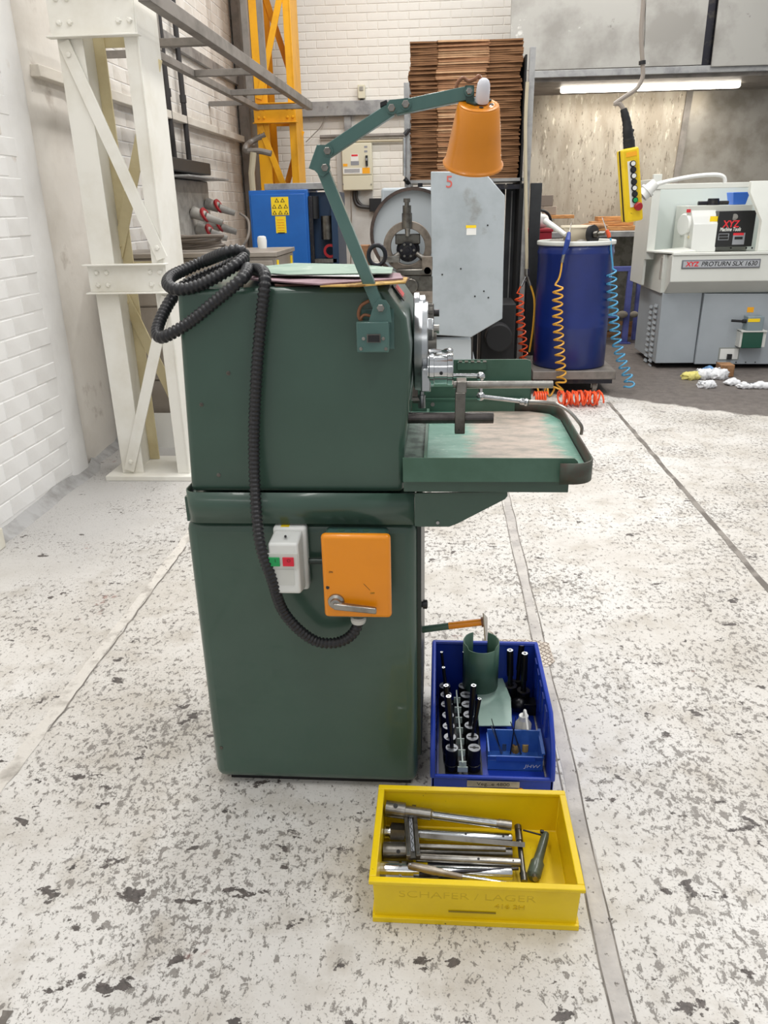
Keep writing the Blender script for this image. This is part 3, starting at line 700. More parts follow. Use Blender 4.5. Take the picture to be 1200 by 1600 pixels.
cxy = P(645, 365, Y=6.0); R0 = (P(645, 292, Y=6.0)-cxy).length
s = M().ring(cxy, (0, 1, 0), R0, R0*.93, .12, 48); tag(obj('guard_rim', s, mat('rusty brown rim', '#5a4a42', .5, .3, ('#3c322e', 8, .4, .6)), t), 'dark brown guard rim')
obj('guard_disc', M().cyl(cxy+Vector((0, .05, 0)), cxy+Vector((0, .12, 0)), R0*.94, n=48), GREYS, t)
obj('guard_housing', M().box(cxy.x-R0*.75, cxy.x+R0*1.3, 6.12, 6.4, .8, cxy.z+R0*1.0), GREYP, t, bevel=.02)
obj('machine_bed', M().box(-.62, .25, 5.75, 6.3, 0, .88), mat('dark machine casting', '#4a4641', .5, .3, ('#35322f', 7, .4, .6)), t, bevel=.02)
cb = obj('carriage', M().box(-.32, -.02, 5.62, 5.75, .86, 1.05).box(-.30, -.05, 5.60, 5.75, 1.05, 1.09).cyl((-.2, 5.58, .98), (-.2, 5.75, .98), .05), STEELD, t, bevel=.006)
c2 = P(637, 386, Y=5.8); R1 = (P(637, 345, Y=5.8)-c2).length
SR = mat('steady rest cast iron', '#8d8378', .5, .35, ('#6b6258', 9, .42, .62))
obj('steady_ring', M().ring(c2, (0, 1, 0), R1, R1*.70, .07, 40), SR, t, bevel=.004)
c3 = P(637, 391, Y=5.85)
hb = obj('spindle_hub', M().lathe(c3+Vector((0, .12, 0)), (0, -1, 0), [(0, .085), (.05, .085), (.05, .06), (.12, .06), (.12, .035), (.15, .035), (.15, .015), (.17, .015)], 24), DARK, t)
for a in (215, 325, 90):
    d = Vector((math.cos(math.radians(a)), 0, math.sin(math.radians(a))))
    obj('jaw', M().cyl(c2+d*R1*.9, c2+d*R1*.42, .022, .016, 12), STEEL, t)
for a in range(6):
    d = Vector((math.cos(a*1.047), 0, math.sin(a*1.047))); obj('hub_bolt', M().cyl(c3+d*.045-Vector((0, 0, 0)), c3+d*.045-Vector((0, .02, 0)), .009, n=6), STEEL, hb)
a = P(636, 318, Y=5.78); b = P(636, 352, Y=5.78)
obj('steady_screw', M().lathe(b-Vector((0, 0, .02)), (0, 0, 1), [(0, .036), (.10, .036), (.10, .03), (.15, .03), (.15, .016), (.17, .016), (.17, .024), (.195, .024)], 14), STEELD, t)
obj('slide_block', M().box(c3.x-.09, c3.x+.09, 5.86, 5.93, c3.z+.04, c3.z+.11), STEELD, t, bevel=.006)
tag(obj('oil_cap', M().cyl((P(668, 422, Y=5.65).x, 5.60, P(668, 422, Y=5.65).z), (P(668, 422, Y=5.65).x, 5.66, P(668, 422, Y=5.65).z), .024), mat('blue cap', '#1d4fa8', .4), t), 'blue cap')
for (x0, y0, x1, y1, m) in ((655, 430, 676, 452, STEELD), (650, 452, 676, 470, SR), (660, 400, 676, 420, SR), (596, 400, 625, 408, STEEL), (660, 480, 678, 520, DARK)):
    sticker(t, x0, y0, x1, y1, 5.72, m, 'casting', .12)
tag(obj('cardboard_carton', M().box(P(560, 386, Y=6.4).x, P(575, 386, Y=6.4).x+.0, 6.4, 6.6, 0, P(570, 384, Y=6.4).z), CARD), 'tall cardboard carton behind the lamp arm by the round guard', 'carton')
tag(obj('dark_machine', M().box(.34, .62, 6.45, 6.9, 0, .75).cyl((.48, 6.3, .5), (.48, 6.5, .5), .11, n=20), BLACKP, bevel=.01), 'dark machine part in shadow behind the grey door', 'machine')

# ================================================================ HOOD / SPLASH AREA, RIGHT BACK
YH = 8.7
a = P(797, 60, Y=YH); zb = P(950, 106, Y=YH).z; b = P(1101, 60, Y=YH); c = P(1109, 98, Y=YH)
t = thing('extraction_hood', 'stained grey sheet-metal hood with a lamp under it', 'hood', (2, YH+.5, zb-.2))
obj('hood_panel', M().box(a.x, b.x, YH, YH+.02, zb, 4.3), HOODM, t, bevel=.003)
obj('hood_panel', M().box(c.x, 5.2, YH-.06, YH-.04, P(1150, 103, Y=YH-.05).z, 4.3), HOODM, t, bevel=.003)
obj('gap_strip', M().box(b.x-.02, c.x+.02, YH+.03, YH+.05, zb, 4.3), DARK, t)
obj('front_beam', M().box(P(833, 110, Y=YH).x, 5.2, YH-.03, YH+.03, P(950, 119, Y=YH).z, zb-.01), GALV, t, bevel=.004)
obj('hood_ceiling', M().box(P(833, 110, Y=YH).x, 5.2, YH+.03, 9.88, P(950, 119, Y=YH).z-.03, P(950, 119, Y=YH).z), FRAMEG, t)
# led batten
a, b = P(876, 138, Y=9.2), P(1156, 133, Y=9.2)
zc = P(950, 119, Y=YH).z-.03
t = thing('led_batten', 'lit white tube lamp under the hood', 'lamp', ((a.x+b.x)/2, 9.2, zc-.05))
zl = (a.z+b.z)/2
obj('housing', M().box(a.x, b.x, 9.16, 9.26, zl+.02, zc), WHITEP2, t)
obj('tube', M().box(a.x, b.x, 9.165, 9.235, zl-.035, zl+.03), LEDM, t, bevel=.02, seg=4)
l = area('tube_light', ((a.x+b.x)/2, 9.2, zl-.08), b.x-a.x, .08, 26, (1, .96, .88))
# splash panels
zbt = P(1010, 360, Y=9.2).z
t = thing('splash_wall', 'stained sheet-metal splashback behind the bench', 'splashback', (2.5, 9.7, zbt))
xa = P(833, 300, Y=9.75).x; xm0 = P(1067, 200, Y=9.75).x; xm1 = P(1078, 200, Y=9.75).x
obj('sheet_panel', M().box(xa-.1, xm0, 9.75, 9.77, .2, 3.0), SPLASH, t)
tag(obj('joint_strip', M().hexa([Vector(v) for v in ((xm0-.08, 9.73, zbt), (xm0-.01, 9.73, zbt), (xm0-.01, 9.76, zbt), (xm0-.08, 9.76, zbt), (xm0+.02, 9.73, 3.0), (xm1+.01, 9.73, 3.0), (xm1+.01, 9.76, 3.0), (xm0+.02, 9.76, 3.0))]), FRAMEG, t), None)
obj('sheet_panel', M().box(xm0, 5.2, 9.77, 9.79, .2, 3.0), SPLASH2, t)
t = thing('wall_bench', 'steel-topped bench along the back wall behind the blue drum', 'bench', (2.2, 9.4, 0))
obj('worktop', M().box(P(835, 365, Y=9.1).x, 4.6, 9.1, 9.74, zbt-.06, zbt), GALV, t, bevel=.005)
tag(obj('checker_panel', M().box(P(835, 365, Y=9.3).x, 4.6, 9.62, 9.64, .25, zbt-.06), CHECK, t), 'checker plate front panel')
for x in (1.3, 2.9, 4.4): obj('leg', M().box(x-.03, x+.03, 9.15, 9.21, 0, zbt-.06), FRAMEG, t)
# things on the bench
def onb(px, py, y=9.35): return P(px, py, Y=y)
a, b = onb(834, 305), onb(863, 322)
tag(obj('brick', M().box(a.x, b.x, 9.3, 9.5, b.z, a.z), mat('refractory brick', '#7b7066', .8), bevel=.006), 'brown block lying on top of the paler blocks on the back bench', 'block')
bz = b.z
a, b = onb(832, 322), onb(848, 336)
tag(obj('brick', M().box(a.x, b.x-.005, 9.3, 9.5, b.z, bz-.001), mat('brown block', '#81766a', .8), bevel=.006), 'lower left block under the brown block on the back bench', 'block')
a2, b2 = onb(848, 322), onb(868, 336)
tag(obj('brick', M().box(a2.x, b2.x, 9.3, 9.5, b2.z, bz-.001), mat('tan block', '#93877a', .8), bevel=.006), 'lower right tan block under the brown block on the back bench', 'block')
a, b = onb(832, 336), onb(895, 341)
tag(obj('plank', M().box(a.x, b.x, 9.25, 9.5, b.z, b2.z-.001), WOOD, bevel=.004), 'short pine plank under the blocks on the back bench', 'plank')
tag(obj('crate_stand', M().box(a.x, b.x-.25, 9.28, 9.48, zbt, b.z-.001), FRAMEG, bevel=.004), 'grey steel support under the short pine plank', 'stand')
for k, (x0, y0, x1, y1) in enumerate(((900, 352, 998, 357), (925, 346, 990, 351), (935, 340, 985, 345))):
    a, b = onb(x0, y0, 9.3+.04*k), onb(x1, y1, 9.3+.04*k)
    zz0 = zbt+.001+k*.05
    tag(obj('plank', M().box(a.x, b.x, 9.3+.05*k, 9.5+.05*k, zz0, zz0+.046), WOOD, bevel=.003), ['pine plank at the bottom of the small pile on the back bench', 'pine plank in the middle of the small pile on the back bench', 'pine plank on top of the small pile on the back bench'][k], 'plank')
a = onb(925, 343)
tag(obj('bark_piece', M().ball((a.x, 9.22, zbt+.055), .05, 12, (3.2, .8, .7)), WOODD), 'dark rough wood piece lying left of the pine planks', 'wood')
# red crate
Yc = 8.3
for k, (y0, y1) in enumerate(((358, 387), (389, 432))):
    a, b = P(826, y0, Y=Yc), P(863, y1, Y=Yc)
    t = thing('red_crate', ['red plastic crate, upper of the two behind the drum', 'red plastic crate, lower of the two behind the drum'][k], 'crate', ((a.x+b.x)/2, Yc+.2, b.z))
    zlow = b.z if k == 0 else b.z
    obj('body', M().box(a.x, b.x-.01, Yc+.01, Yc+.4, zlow, a.z-.03), REDB, t, bevel=.006)
    obj('rim', M().box(a.x-.01, b.x, Yc, Yc+.41, a.z-.03, a.z), REDB, t, bevel=.005)
    if k == 1: low = zlow
a, b = P(826, 432, Y=Yc), P(863, 432, Y=Yc)
t = thing('trolley', 'dark low trolley under the red crates', 'trolley', ((a.x+b.x)/2, Yc+.2, 0))
obj('deck', M().box(a.x-.02, b.x+.02, Yc, Yc+.42, low-.05, low-.001), DARK, t)
for x in (a.x+.02, b.x-.02):
    for y in (Yc+.04, Yc+.38): obj('leg', M().box(x-.02, x+.02, y-.02, y+.02, 0, low-.05), DARK, t)
a = P(845, 352, Y=8.45); za = P(826, 358, Y=Yc).z
tag(obj('plastic_bag', M().ball((a.x, 8.5, za+.07), .09, 14, (1.1, .9, .8)).ball((a.x-.05, 8.5, za+.14), .06, 12, (1, .9, .8)), mat('white bag', '#d9d9d6', .5, bump=(14, .8))), 'crumpled white bag on the upper red crate', 'bag')
tag(obj('black_strap', M().tube(catmull([(a.x-.1, 8.40, za+.10), (a.x-.02, 8.39, za+.17), (a.x+.06, 8.40, za+.14), (a.x+.1, 8.42, za+.06)], 6), .014, 8), BLACK), 'black strap lying over the white bag', 'strap')
# drum on dolly
dz_ = P(900, 572, Y=6.95).z
dzt = .20
cD = P(888, 579, Z=dzt); R = (P(943, 560, Y=cD.y+.33)-P(833, 560, Y=cD.y+.33)).length/2
cD = Vector((P(888, 560, Y=cD.y+R).x, cD.y+R, dzt)); ztd = P(895, 374, Y=cD.y-.0).z-.02
t = thing('wheeled_dolly', 'flat grey wheeled dolly under the blue drum', 'dolly', (cD.x, cD.y, 0))
x0, x1 = P(838, 590, Y=cD.y-R-.03).x-.03, P(962, 590, Y=cD.y-R-.03).x
obj('deck', M().box(x0, x1, cD.y-R-.03, cD.y+R+.1, dzt-.07, dzt), FRAMEG, t, bevel=.005)
obj('skirt', M().box(x0+.02, x1-.02, cD.y-R, cD.y+R+.05, dzt-.11, dzt-.07), DARK, t)
for xx in (x0+.12, x1-.15):
    for yy in (cD.y-R+.08, cD.y+R-.02):
        k = obj('caster', M().ring((xx-.02, yy, .05), (1, 0, 0), .05, .018, .035, 20), CABLEG, t)
        obj('fork', M().box(xx-.03, xx-.022, yy-.02, yy+.03, .04, dzt-.11).box(xx+.017, xx+.025, yy-.02, yy+.03, .04, dzt-.11).box(xx-.03, xx+.025, yy-.02, yy+.04, dzt-.115, dzt-.105), STEEL, k)
        obj('hub', M().cyl((xx-.026, yy, .05), (xx+.021, yy, .05), .017), STEEL, k)
t = thing('steel_drum', 'large dark blue steel drum standing on the dolly', 'drum', cD)
Hd = ztd-dzt
obj('shell', M().lathe(cD, (0, 0, 1), [(.0, R*.97), (.015, R), (Hd*.33, R), (Hd*.34, R*1.005), (Hd*.35, R), (Hd*.9, R), (Hd*.915, R*1.02), (Hd*.93, R*1.02), (Hd*.945, R), (Hd-.01, R)], 48, caps=False), DRUMB, t, solid=.004)
obj('bottom', M().cyl(cD+Vector((0, 0, .005)), cD+Vector((0, 0, .012)), R*.97, n=40), DRUMB, t)
tag(obj('rim', M().ring(cD+Vector((0, 0, Hd-.02)), (0, 0, 1), R*1.05, R*.94, .035, 48), WHITEP2, t, bevel=.008), 'pale clamp rim')
tag(obj('lid', M().cyl(cD+Vector((0, 0, Hd-.045)), cD+Vector((0, 0, Hd-.02)), R*.95, n=40), SOCK, t), 'greyish lid')
zt_ = cD.z+Hd-.02
c_ = P(905, 365, Y=cD.y)
tag(obj('plastic_tub', M().lathe((c_.x-.0, cD.y+.08, zt_), (0, 0, 1), [(0, .10), (.10, .13), (.13, .135), (.13, .14), (.145, .14)], 24, caps=False), mat('cream tub', '#d8cdb6', .5), solid=.004), 'open cream plastic tub on the drum lid', 'tub')
c_ = P(924, 362, Y=cD.y-.1)
t = thing('abrasive_disc', 'black disc on a spindle resting on the drum lid', 'disc', (c_.x, cD.y-.1, zt_))
obj('disc', M().cyl((c_.x, cD.y-.1, zt_+.075), (c_.x+.02, cD.y-.12, zt_+.078), .075, n=28), BLACK, t)
obj('spindle', M().lathe((c_.x+.02, cD.y-.12, zt_+.078), (.9, -.5, .1), [(0, .028), (.03, .028), (.03, .015), (.09, .015)], 14), STEELD, t)
tag(obj('white_tube', M().cyl(P(852, 345, Y=cD.y+.15), P(884, 367, Y=cD.y-.02), .025, .018, 14), WHITEP), 'white plastic tube leaning on the left of the drum rim', 'tube')
tag(obj('rubble', M().ball((cD.x-.16, cD.y+.0, zt_+.02), .04, 10, (2, 1.4, .7)).ball((cD.x+.02, cD.y-.12, zt_+.02), .03, 10, (1.6, 1.2, .8)), mat('grey scrap', '#7f7b74', .6, bump=(20, 1))), 'small heap of grey scrap on the drum lid', 'scrap')
# air guns and hanging hoses
yg = cD.y-R-.08
t = thing('air_gun', 'blue air gun lying over the drum rim with a thin metal nozzle', 'air gun', P(887, 385, Y=yg))
obj('nozzle', M().cyl(P(893, 347, Y=yg+.2), P(889, 366, Y=yg+.05), .004, n=6), STEEL, t)
obj('body', M().tube([P(889, 364, Y=yg+.05), P(887, 376, Y=yg), P(884, 388, Y=yg), P(880, 398, Y=yg)], [.014, .022, .02, .013], 10), mat('blue gun plastic', '#1d3a86', .4), t)
obj('coupling', M().cyl(P(881, 397, Y=yg), P(878, 410, Y=yg), .013, n=10), STEEL, t)
hp = [P(878, 410, Y=yg), P(876, 425, Y=yg), P(873, 436, Y=yg), P(867, 445, Y=yg)]
path = [P(872, 450, Y=yg), P(871, 490, Y=yg), P(873, 530, Y=yg), P(876, 575, Y=yg), P(877, 596, Y=yg), P(868, 612, Y=yg-.02), P(850, 618, Y=yg), P(838, 616, Y=yg)]
for q in path: q.z = max(q.z, .05)
tag(obj('coiled_air_hose', M().tube(catmull(hp, 6)+coilhose(path, .038, .062, .007), .0075, 6), YHOSE), 'amber coiled air hose hanging in front of the blue drum', 'air hose')
t = thing('air_gun', 'orange-handled air gun on the right rim of the drum', 'air gun', P(949, 365, Y=cD.y-.1))
obj('nozzle', M().cyl(P(941, 340, Y=cD.y-.05), P(948, 360, Y=cD.y-.1), .004, n=6), CHROME, t)
obj('body', M().tube([P(948, 359, Y=cD.y-.1), P(951, 366, Y=cD.y-.1), P(952, 371, Y=cD.y-.1)], [.012, .018, .014], 8), mat('orange gun plastic', '#dd5a34', .4), t)
xg = P(957, 420, Y=cD.y-.2); yb_ = cD.y-.2
hp = [P(954, 372, Y=yb_), P(955, 395, Y=yb_), P(957, 412, Y=yb_), P(957, 420, Y=yb_)]
path = [P(955, 424, Y=yb_), P(957, 470, Y=yb_), P(961, 520, Y=yb_), P(970, 560, Y=yb_-.05), P(983, 595, Y=yb_-.1), P(982, 605, Y=yb_-.1)]
for q in path: q.z = max(q.z, .05)
tag(obj('coiled_air_hose', M().tube(catmull(hp, 6)+coilhose(path, .038, .062, .007), .0075, 6), BHOSE), 'light blue coiled air hose hanging right of the drum', 'air hose')
# orange heap on floor
pts = []
for i in range(260):
    a = i/12*2*math.pi; u = i/260; cx_ = P(875+62*u, 624, Z=.05)
    pts.append(Vector((cx_.x+.02*math.sin(i*.37), cx_.y+.065*math.cos(a)+.03*math.sin(i*.11), .062+.05*math.sin(a))))
tag(obj('coiled_air_hose', M().tube(pts, .0075, 6), ORHOSE), 'orange coiled air hose lying in a heap on the floor by the dolly', 'air hose')
pts = []
for i in range(60):
    a = i/11*2*math.pi; q = P(835+20*i/60, 622, Z=.05); pts.append(Vector((q.x, q.y+.05*math.cos(a), .055+.045*math.sin(a))))
tag(obj('coiled_air_hose', M().tube(pts, .0075, 6), ORHOSE), 'short run of orange coil on the floor just right of the green guard plate', 'air hose')
# blue trestle
Yt = 9.0
a, b = P(945, 417, Y=Yt), P(993, 417, Y=Yt)
t = thing('trestle', 'violet-blue steel trestle frame between the drum and the white lathe', 'trestle', (b.x, Yt+.2, 0))
obj('top_bar', M().box(a.x-.25, b.x, Yt, Yt+.06, a.z-.05, a.z+.0), TRESB, t, bevel=.003)
obj('leg', M().box(b.x-.07, b.x-.01, Yt, Yt+.06, .0, a.z-.05), TRESB, t, bevel=.003)
obj('leg', M().box(a.x-.24, a.x-.18, Yt, Yt+.06, .0, a.z-.05), TRESB, t, bevel=.003)
obj('leg', M().box(b.x+.10, b.x+.17, Yt+.25, Yt+.31, .0, a.z), TRESB, t, bevel=.003)
zr = P(960, 494, Y=Yt).z
obj('cross_bar', M().box(a.x-.2, b.x-.06, Yt+.01, Yt+.04, zr-.02, zr+.02), TRESB, t)
obj('foot_plate', M().box(b.x-.10, b.x+.02, Yt-.03, Yt+.09, 0, .012), TRESB, t)
tag(obj('tied_rag', M().ball((b.x-.10, Yt-.02, zr+.02), .045, 12, (1.4, .5, .9)).ball((b.x+.03, Yt-.02, zr+.02), .04, 12, (1.2, .5, .9)), mat('grey rag', '#8b8478', .9, bump=(20, 1))), 'grey rag tied round the trestle leg', 'rag')
t = thing('wood_pallet', 'low wooden pallet on the floor under the back bench', 'pallet', (1.9, 9.4, 0))
for z in (.03, .14): obj('slat', M().box(1.3, 2.3, 9.44, 9.58, z, z+.03), WOODD, t)
for x in (1.35, 1.8, 2.25): obj('block', M().box(x-.04, x+.04, 9.45, 9.57, .06, .14), WOODD, t)
obj('runner', M().box(1.3, 2.3, 9.45, 9.57, .0, .03), WOODD, t)

# ================================================================ CNC LATHE
YF = 7.55
def F(px, py, d=0.): return P(px, py, Y=YF+d)
XR = 4.6
t = thing('turning_lathe', 'large cream and grey computer-controlled lathe with open guard', 'lathe', (3.2, YF+.5, 0))
xl_ = F(1031, 500).x
zg0, zg1 = F(1100, 567).z, F(1060, 458).z
pg = F(1097, 500).x
# base: front left panel, protruding front panel
obj('base_body', M().box(xl_, XR, YF+.03, YF+.85, zg0, zg1), CNCG, t, bevel=.006)
obj('base_panel', M().box(xl_, F(1092, 500).x, YF, YF+.03, zg0, zg1), CNCG, t, bevel=.004)
s = M().prism([F(1101, 459, -.03), F(1230, 459, -.03), F(1230, 569, -.03), F(1085, 569, -.03)], (0, .035, 0))
fp = obj('front_panel', s, CNCG, t, bevel=.004)
q = F(1160, 480)
obj('plinth', M().box(xl_+.12, XR-.1, YF+.15, YF+.75, .0, zg0), BLACKP, t)
# louvres on left side
for j in range(13):
    for i in range(2):
        yy = YF+.16+.17*i-.0; zz = zg1-.13-j*.052-.02*i*1.5
        obj('louvre', M().hexa([Vector(v) for v in ((xl_-.002, yy-.05, zz-.014), (xl_-.016, yy-.05, zz-.012), (xl_-.016, yy+.05, zz-.012), (xl_-.002, yy+.05, zz-.014), (xl_-.002, yy-.05, zz+.014), (xl_-.004, yy-.05, zz+.012), (xl_-.004, yy+.05, zz+.012), (xl_-.002, yy+.05, zz+.014))]), CNCG, t)
# apron
zA = F(1100, 397).z; zB = F(1100, 447).z
xa_ = F(1041, 430).x
prf = [(YF-.14, zA), (YF-.14, F(1100, 440, -.14).z), (YF, zg1+.0), (YF+.85, zg1), (YF+.85, zA), ]
obj('apron', M().prism([(xa_, y, z) for y, z in prf], (XR-xa_, 0, 0)), CNCL, t, bevel=.006)
obj('apron_top', M().box(xa_, XR, YF-.15, YF-.10, zA, zA+.022), CNCL, t, bevel=.003)
# sign
p0, p1 = P(1066, 404, Y=YF-.14), P(1187, 417, Y=YF-.14)
p0b, p1b = P(1066, 418, Y=YF-.14), P(1187, 405, Y=YF-.14)
zs0, zs1 = p0b.z-.012, p1b.z+.004
nm = obj('name_plate', M().box(p0.x, p1.x, YF-.148, YF-.14, zs0-.0, zs1+.0), mat('plate border', '#77797e', .4, .3), t, bevel=.004)
obj('plate_face', M().box(p0.x+.012, p1.x-.012, YF-.1495, YF-.148, zs0+.012, zs1-.012), PLATEM, nm)
zm = (zs0+zs1)/2; hh = (zs1-zs0)*.86; wd = p1.x-p0.x
text('lettering', 'XYZ', hh*.82, facing((p0.x+wd*.135, YF-.150, zm)), REDT, nm, .12, bold=.0022, fit=wd*.175)
text('lettering', 'PROTURN SLX 1630', hh*.82, facing((p0.x+wd*.605, YF-.150, zm)), BINK, nm, .22, bold=.0006, fit=wd*.71)
# left guard wall and back wall
ztop = F(1100, 288).z
Yg = YF+.30; Xg = P(1023, 388, Y=Yg).x
obj('rear_guard', M().box(Xg-.06, XR, YF+.80, YF+.85, zA, P(1100, 291, Y=YF+.8).z), CNCW, t)
obj('guard_jamb', M().box(Xg-.075, Xg, Yg, Yg+.06, zA-.06, ztop+.10), CNCL, t, bevel=.004)
obj('jamb_side', M().box(Xg-.075, Xg-.05, Yg+.06, YF+.85, zA-.3, ztop+.06), CNCL, t, bevel=.004)
xrc = P(1006, 455, Y=YF+.85).x
s = M().prism([(xrc, YF+.85, .42), (xrc+.14, YF+.84, .30), (xrc+.14, YF+.84, ztop+.02), (xrc, YF+.85, ztop+.02)], (0, .12, 0)); obj('rear_column', s, CNCL, t, bevel=.004)
obj('side_cover', M().box(xl_-.02, xl_+.02, YF+.02, YF+.85, zg1, zA), CNCL, t, bevel=.004)
obj('side_slot', M().box(xl_-.024, xl_-.02, YF+.05, YF+.10, zA-.22, zA-.03), SOCK, t)
ztg = P(1100, 286, Y=Yg).z
tb = obj('top_rail', M().box(Xg-.075, XR, Yg-.01, Yg+.06, ztg-.045, ztg), CNCL, t, bevel=.004)
obj('chip_flap', M().prism([Vector((Xg-.08, Yg, zA+.01)), Vector((Xg+.3, Yg+.1, zA+.03)), Vector((xa_+.25, YF-.0, zA+.015)), Vector((xa_+.01, YF-.13, zA+.012))], (0, 0, .012)), CNCL, t)
# headstock
Yh = YF+.28
def Hh(px, py): return P(px, py, Y=Yh)
zh0, zh1 = zA, Hh(1100, 323).z
s = M().prism([(Hh(1084, 350).x, Yh, zh0), (Hh(1084, 350).x, Yh, Hh(1100, 350).z), (Hh(1084, 350).x, Yh+.14, Hh(1100, 325).z), (Hh(1084, 350).x, Yh+.5, zh1), (Hh(1084, 350).x, Yh+.5, zh0)], (Hh(1123, 350).x-Hh(1084, 350).x, 0, 0))
hs = obj('headstock_cover', s, WHITEP, t, bevel=.005)
obj('headstock', M().box(Hh(1078, 350).x, pb.x if False else Hh(1180, 350).x, Yh+.12, Yh+.5, zh0, zh1+.01), CNCL, t, bevel=.005)
pa, pb = P(1124, 330, Y=Yh), P(1174, 385, Y=Yh)
bp = obj('control_panel', M().box(pa.x, pb.x, Yh-.005, Yh+.12, pb.z, pa.z), BLACK, t, bevel=.004)
wp = pb.x-pa.x; yy = Yh-.006
text('lettering', 'XYZ', .085, facing((pa.x+wp*.36, yy, P(1140, 350.5, Y=yy).z)), REDT, bp, .1, bold=.002, fit=.155)
text('lettering', 'Machine Tools', .048, facing((pa.x+wp*.36, yy, P(1140, 358.5, Y=yy).z)), WSTK, bp, .25, bold=.0006, fit=.19)
obj('panel_emblem', M().cyl(P(1148, 339, Y=yy), P(1148, 339, Y=yy-.004), .028, n=20), STEEL, bp)
sticker(bp, 1123, 365, 1138, 375, yy, GSTK, 'rating_plate'); sticker(bp, 1123.5, 366, 1137.5, 369.5, yy-.002, BINK, 'print_line', .001); sticker(bp, 1123.5, 370.5, 1137.5, 374, yy-.002, BINK, 'print_line', .001)
sticker(bp, 1146, 364, 1162, 382, yy, GSTK, 'warning_plate'); sticker(bp, 1146, 364, 1162, 367.5, yy-.002, REDT, 'warning_band', .001); sticker(bp, 1148, 370, 1160, 374, yy-.002, BINK, 'print_line', .001)
sticker(t, 1110, 338, 1121, 346, Yh+.02, YSTK); sticker(t, 1073, 327, 1079, 332, Yh+.1, REDT, 'sticker')
c_ = P(1066, 351, Y=Yh+.2)
dl = obj('spindle_cover', M().lathe((c_.x+.09, Yh+.2, c_.z), (-1, -.35, 0), [(0, .085), (.04, .10), (.09, .10), (.10, .09)], 28), WHITEP, t)
obj('coolant_pipe', M().tube(catmull([(c_.x+.04, Yh+.1, c_.z-.1), (c_.x+.09, Yh+.09, c_.z-.16), (c_.x+.10, Yh+.1, zh0+.01)], 8), .014, 8), CREAMY, t)
obj('tailstock_guard', M().prism([(P(1186, 350, Y=YF).x, YF-.05, zA+.02), (P(1186, 350, Y=YF).x, YF-.05, P(1186, 345, Y=YF).z), (P(1186, 300, Y=YF).x-.04, YF+.1, P(1180, 300, Y=YF).z), (P(1186, 300, Y=YF).x-.04, YF+.1, ztop+.02), (XR, YF+.1, ztop+.02), (XR, YF-.05, zA+.02)], (0, .06, 0)), CNCL, t, bevel=.004)
for px in (1142, 1166, 1175): obj('screw', M().cyl(P(px, 387.5, Y=Yh+.1), P(px, 387.5, Y=Yh+.09), .008, n=8), DARK, t)
# lubricator
pa, pb = F(1167, 494, -.1), F(1189, 516, -.1)
k = obj('lubricator', M().box(pa.x, pb.x, YF-.14, YF-.03, pb.z, pa.z), mat('blue grey enamel', '#7f8d92', .4), t, bevel=.006)
pc, pd = F(1156, 517, -.1), F(1192, 543, -.1)
obj('oil_tank', M().box(pc.x+.02, pd.x-.03, YF-.14, YF-.04, pd.z, pc.z), GLASSG, k, bevel=.006)
obj('tank_bracket', M().box(pc.x, pc.x+.03, YF-.13, YF-.03, pd.z+.01, pc.z).box(pd.x-.035, pd.x, YF-.13, YF-.03, pd.z+.01, pc.z).box(pc.x, pd.x, YF-.145, YF-.03, pc.z-.006, pc.z+.006), WHITEP2, k)
obj('pump_handle', M().cyl(F(1143, 501, -.1), F(1160, 502, -.1), .012, n=10).cyl(F(1160, 502, -.1), F(1168, 502, -.1), .018, n=10), BLACK, k)
sticker(k, 1169, 498, 1187, 503, YF-.14, YSTK, 'rating_label')
sticker(t, 1168, 480, 1177, 488, YF-.03, OSTK, 'warning_sticker')
tag(sticker(t, 1124, 543, 1153, 562, YF-.03, CNCD, 'access_recess', .004), None); sticker(t, 1126, 545, 1152, 561, YF-.034, WSTK, 'access_plate', .002); sticker(t, 1136, 553, 1142, 561, YF-.036, BLACK, 'cable_gland', .02)
for (px, py) in ((1120, 566), (1180, 566), (1165, 566), (1150, 566)): obj('screw', M().cyl(F(px, py, -.03), F(px, py, -.036), .006, n=8), DARK, t)
# things on headstock
a, b = P(1143, 306, Y=Yh+.2), P(1167, 321, Y=Yh+.2)
tag(obj('small_bin', M().hexa([Vector(v) for v in ((a.x+.02, Yh+.18, zh1+.011), (b.x-.02, Yh+.18, zh1+.011), (b.x-.02, Yh+.33, zh1+.011), (a.x+.02, Yh+.33, zh1+.011), (a.x, Yh+.16, zh1+.12), (b.x, Yh+.16, zh1+.12), (b.x, Yh+.35, zh1+.12), (a.x, Yh+.35, zh1+.12))]), mat('bright blue bin', '#3a74d8', .4), bevel=.004), 'small bright blue bin on top of the lathe headstock', 'bin')
a = P(1115, 320, Y=Yh+.2)
tag(obj('tool_holder', M().cyl((a.x-.14, Yh+.22, zh1+.03), (a.x+.14, Yh+.22, zh1+.03), .018).cyl((a.x, Yh+.22, zh1+.011), (a.x, Yh+.22, zh1+.07), .06, .05, 18), DARK), 'dark round tool holder on top of the lathe headstock', 'tool')
t2 = thing('mains_plug', 'white round mains plug with cable arching over the white lathe', 'plug', P(1015, 297, Y=YF-.1))
obj('plug_body', M().lathe(P(1003, 306, Y=YF-.0), P(1021, 289, Y=YF-.0)-P(1003, 306, Y=YF-.0), [(0, .055), (.05, .055), (.05, .065), (.07, .065), (.07, .05), (.15, .042)], 20), WHITEP, t2)
obj('cable', M().tube(catmull([P(1020, 290, Y=YF), P(1040, 284, Y=YF), P(1080, 276, Y=YF), P(1115, 273, Y=YF), P(1130, 276, Y=YF), P(1133, 285, Y=YF)], 8), .018, 8), CABLEW, t2)
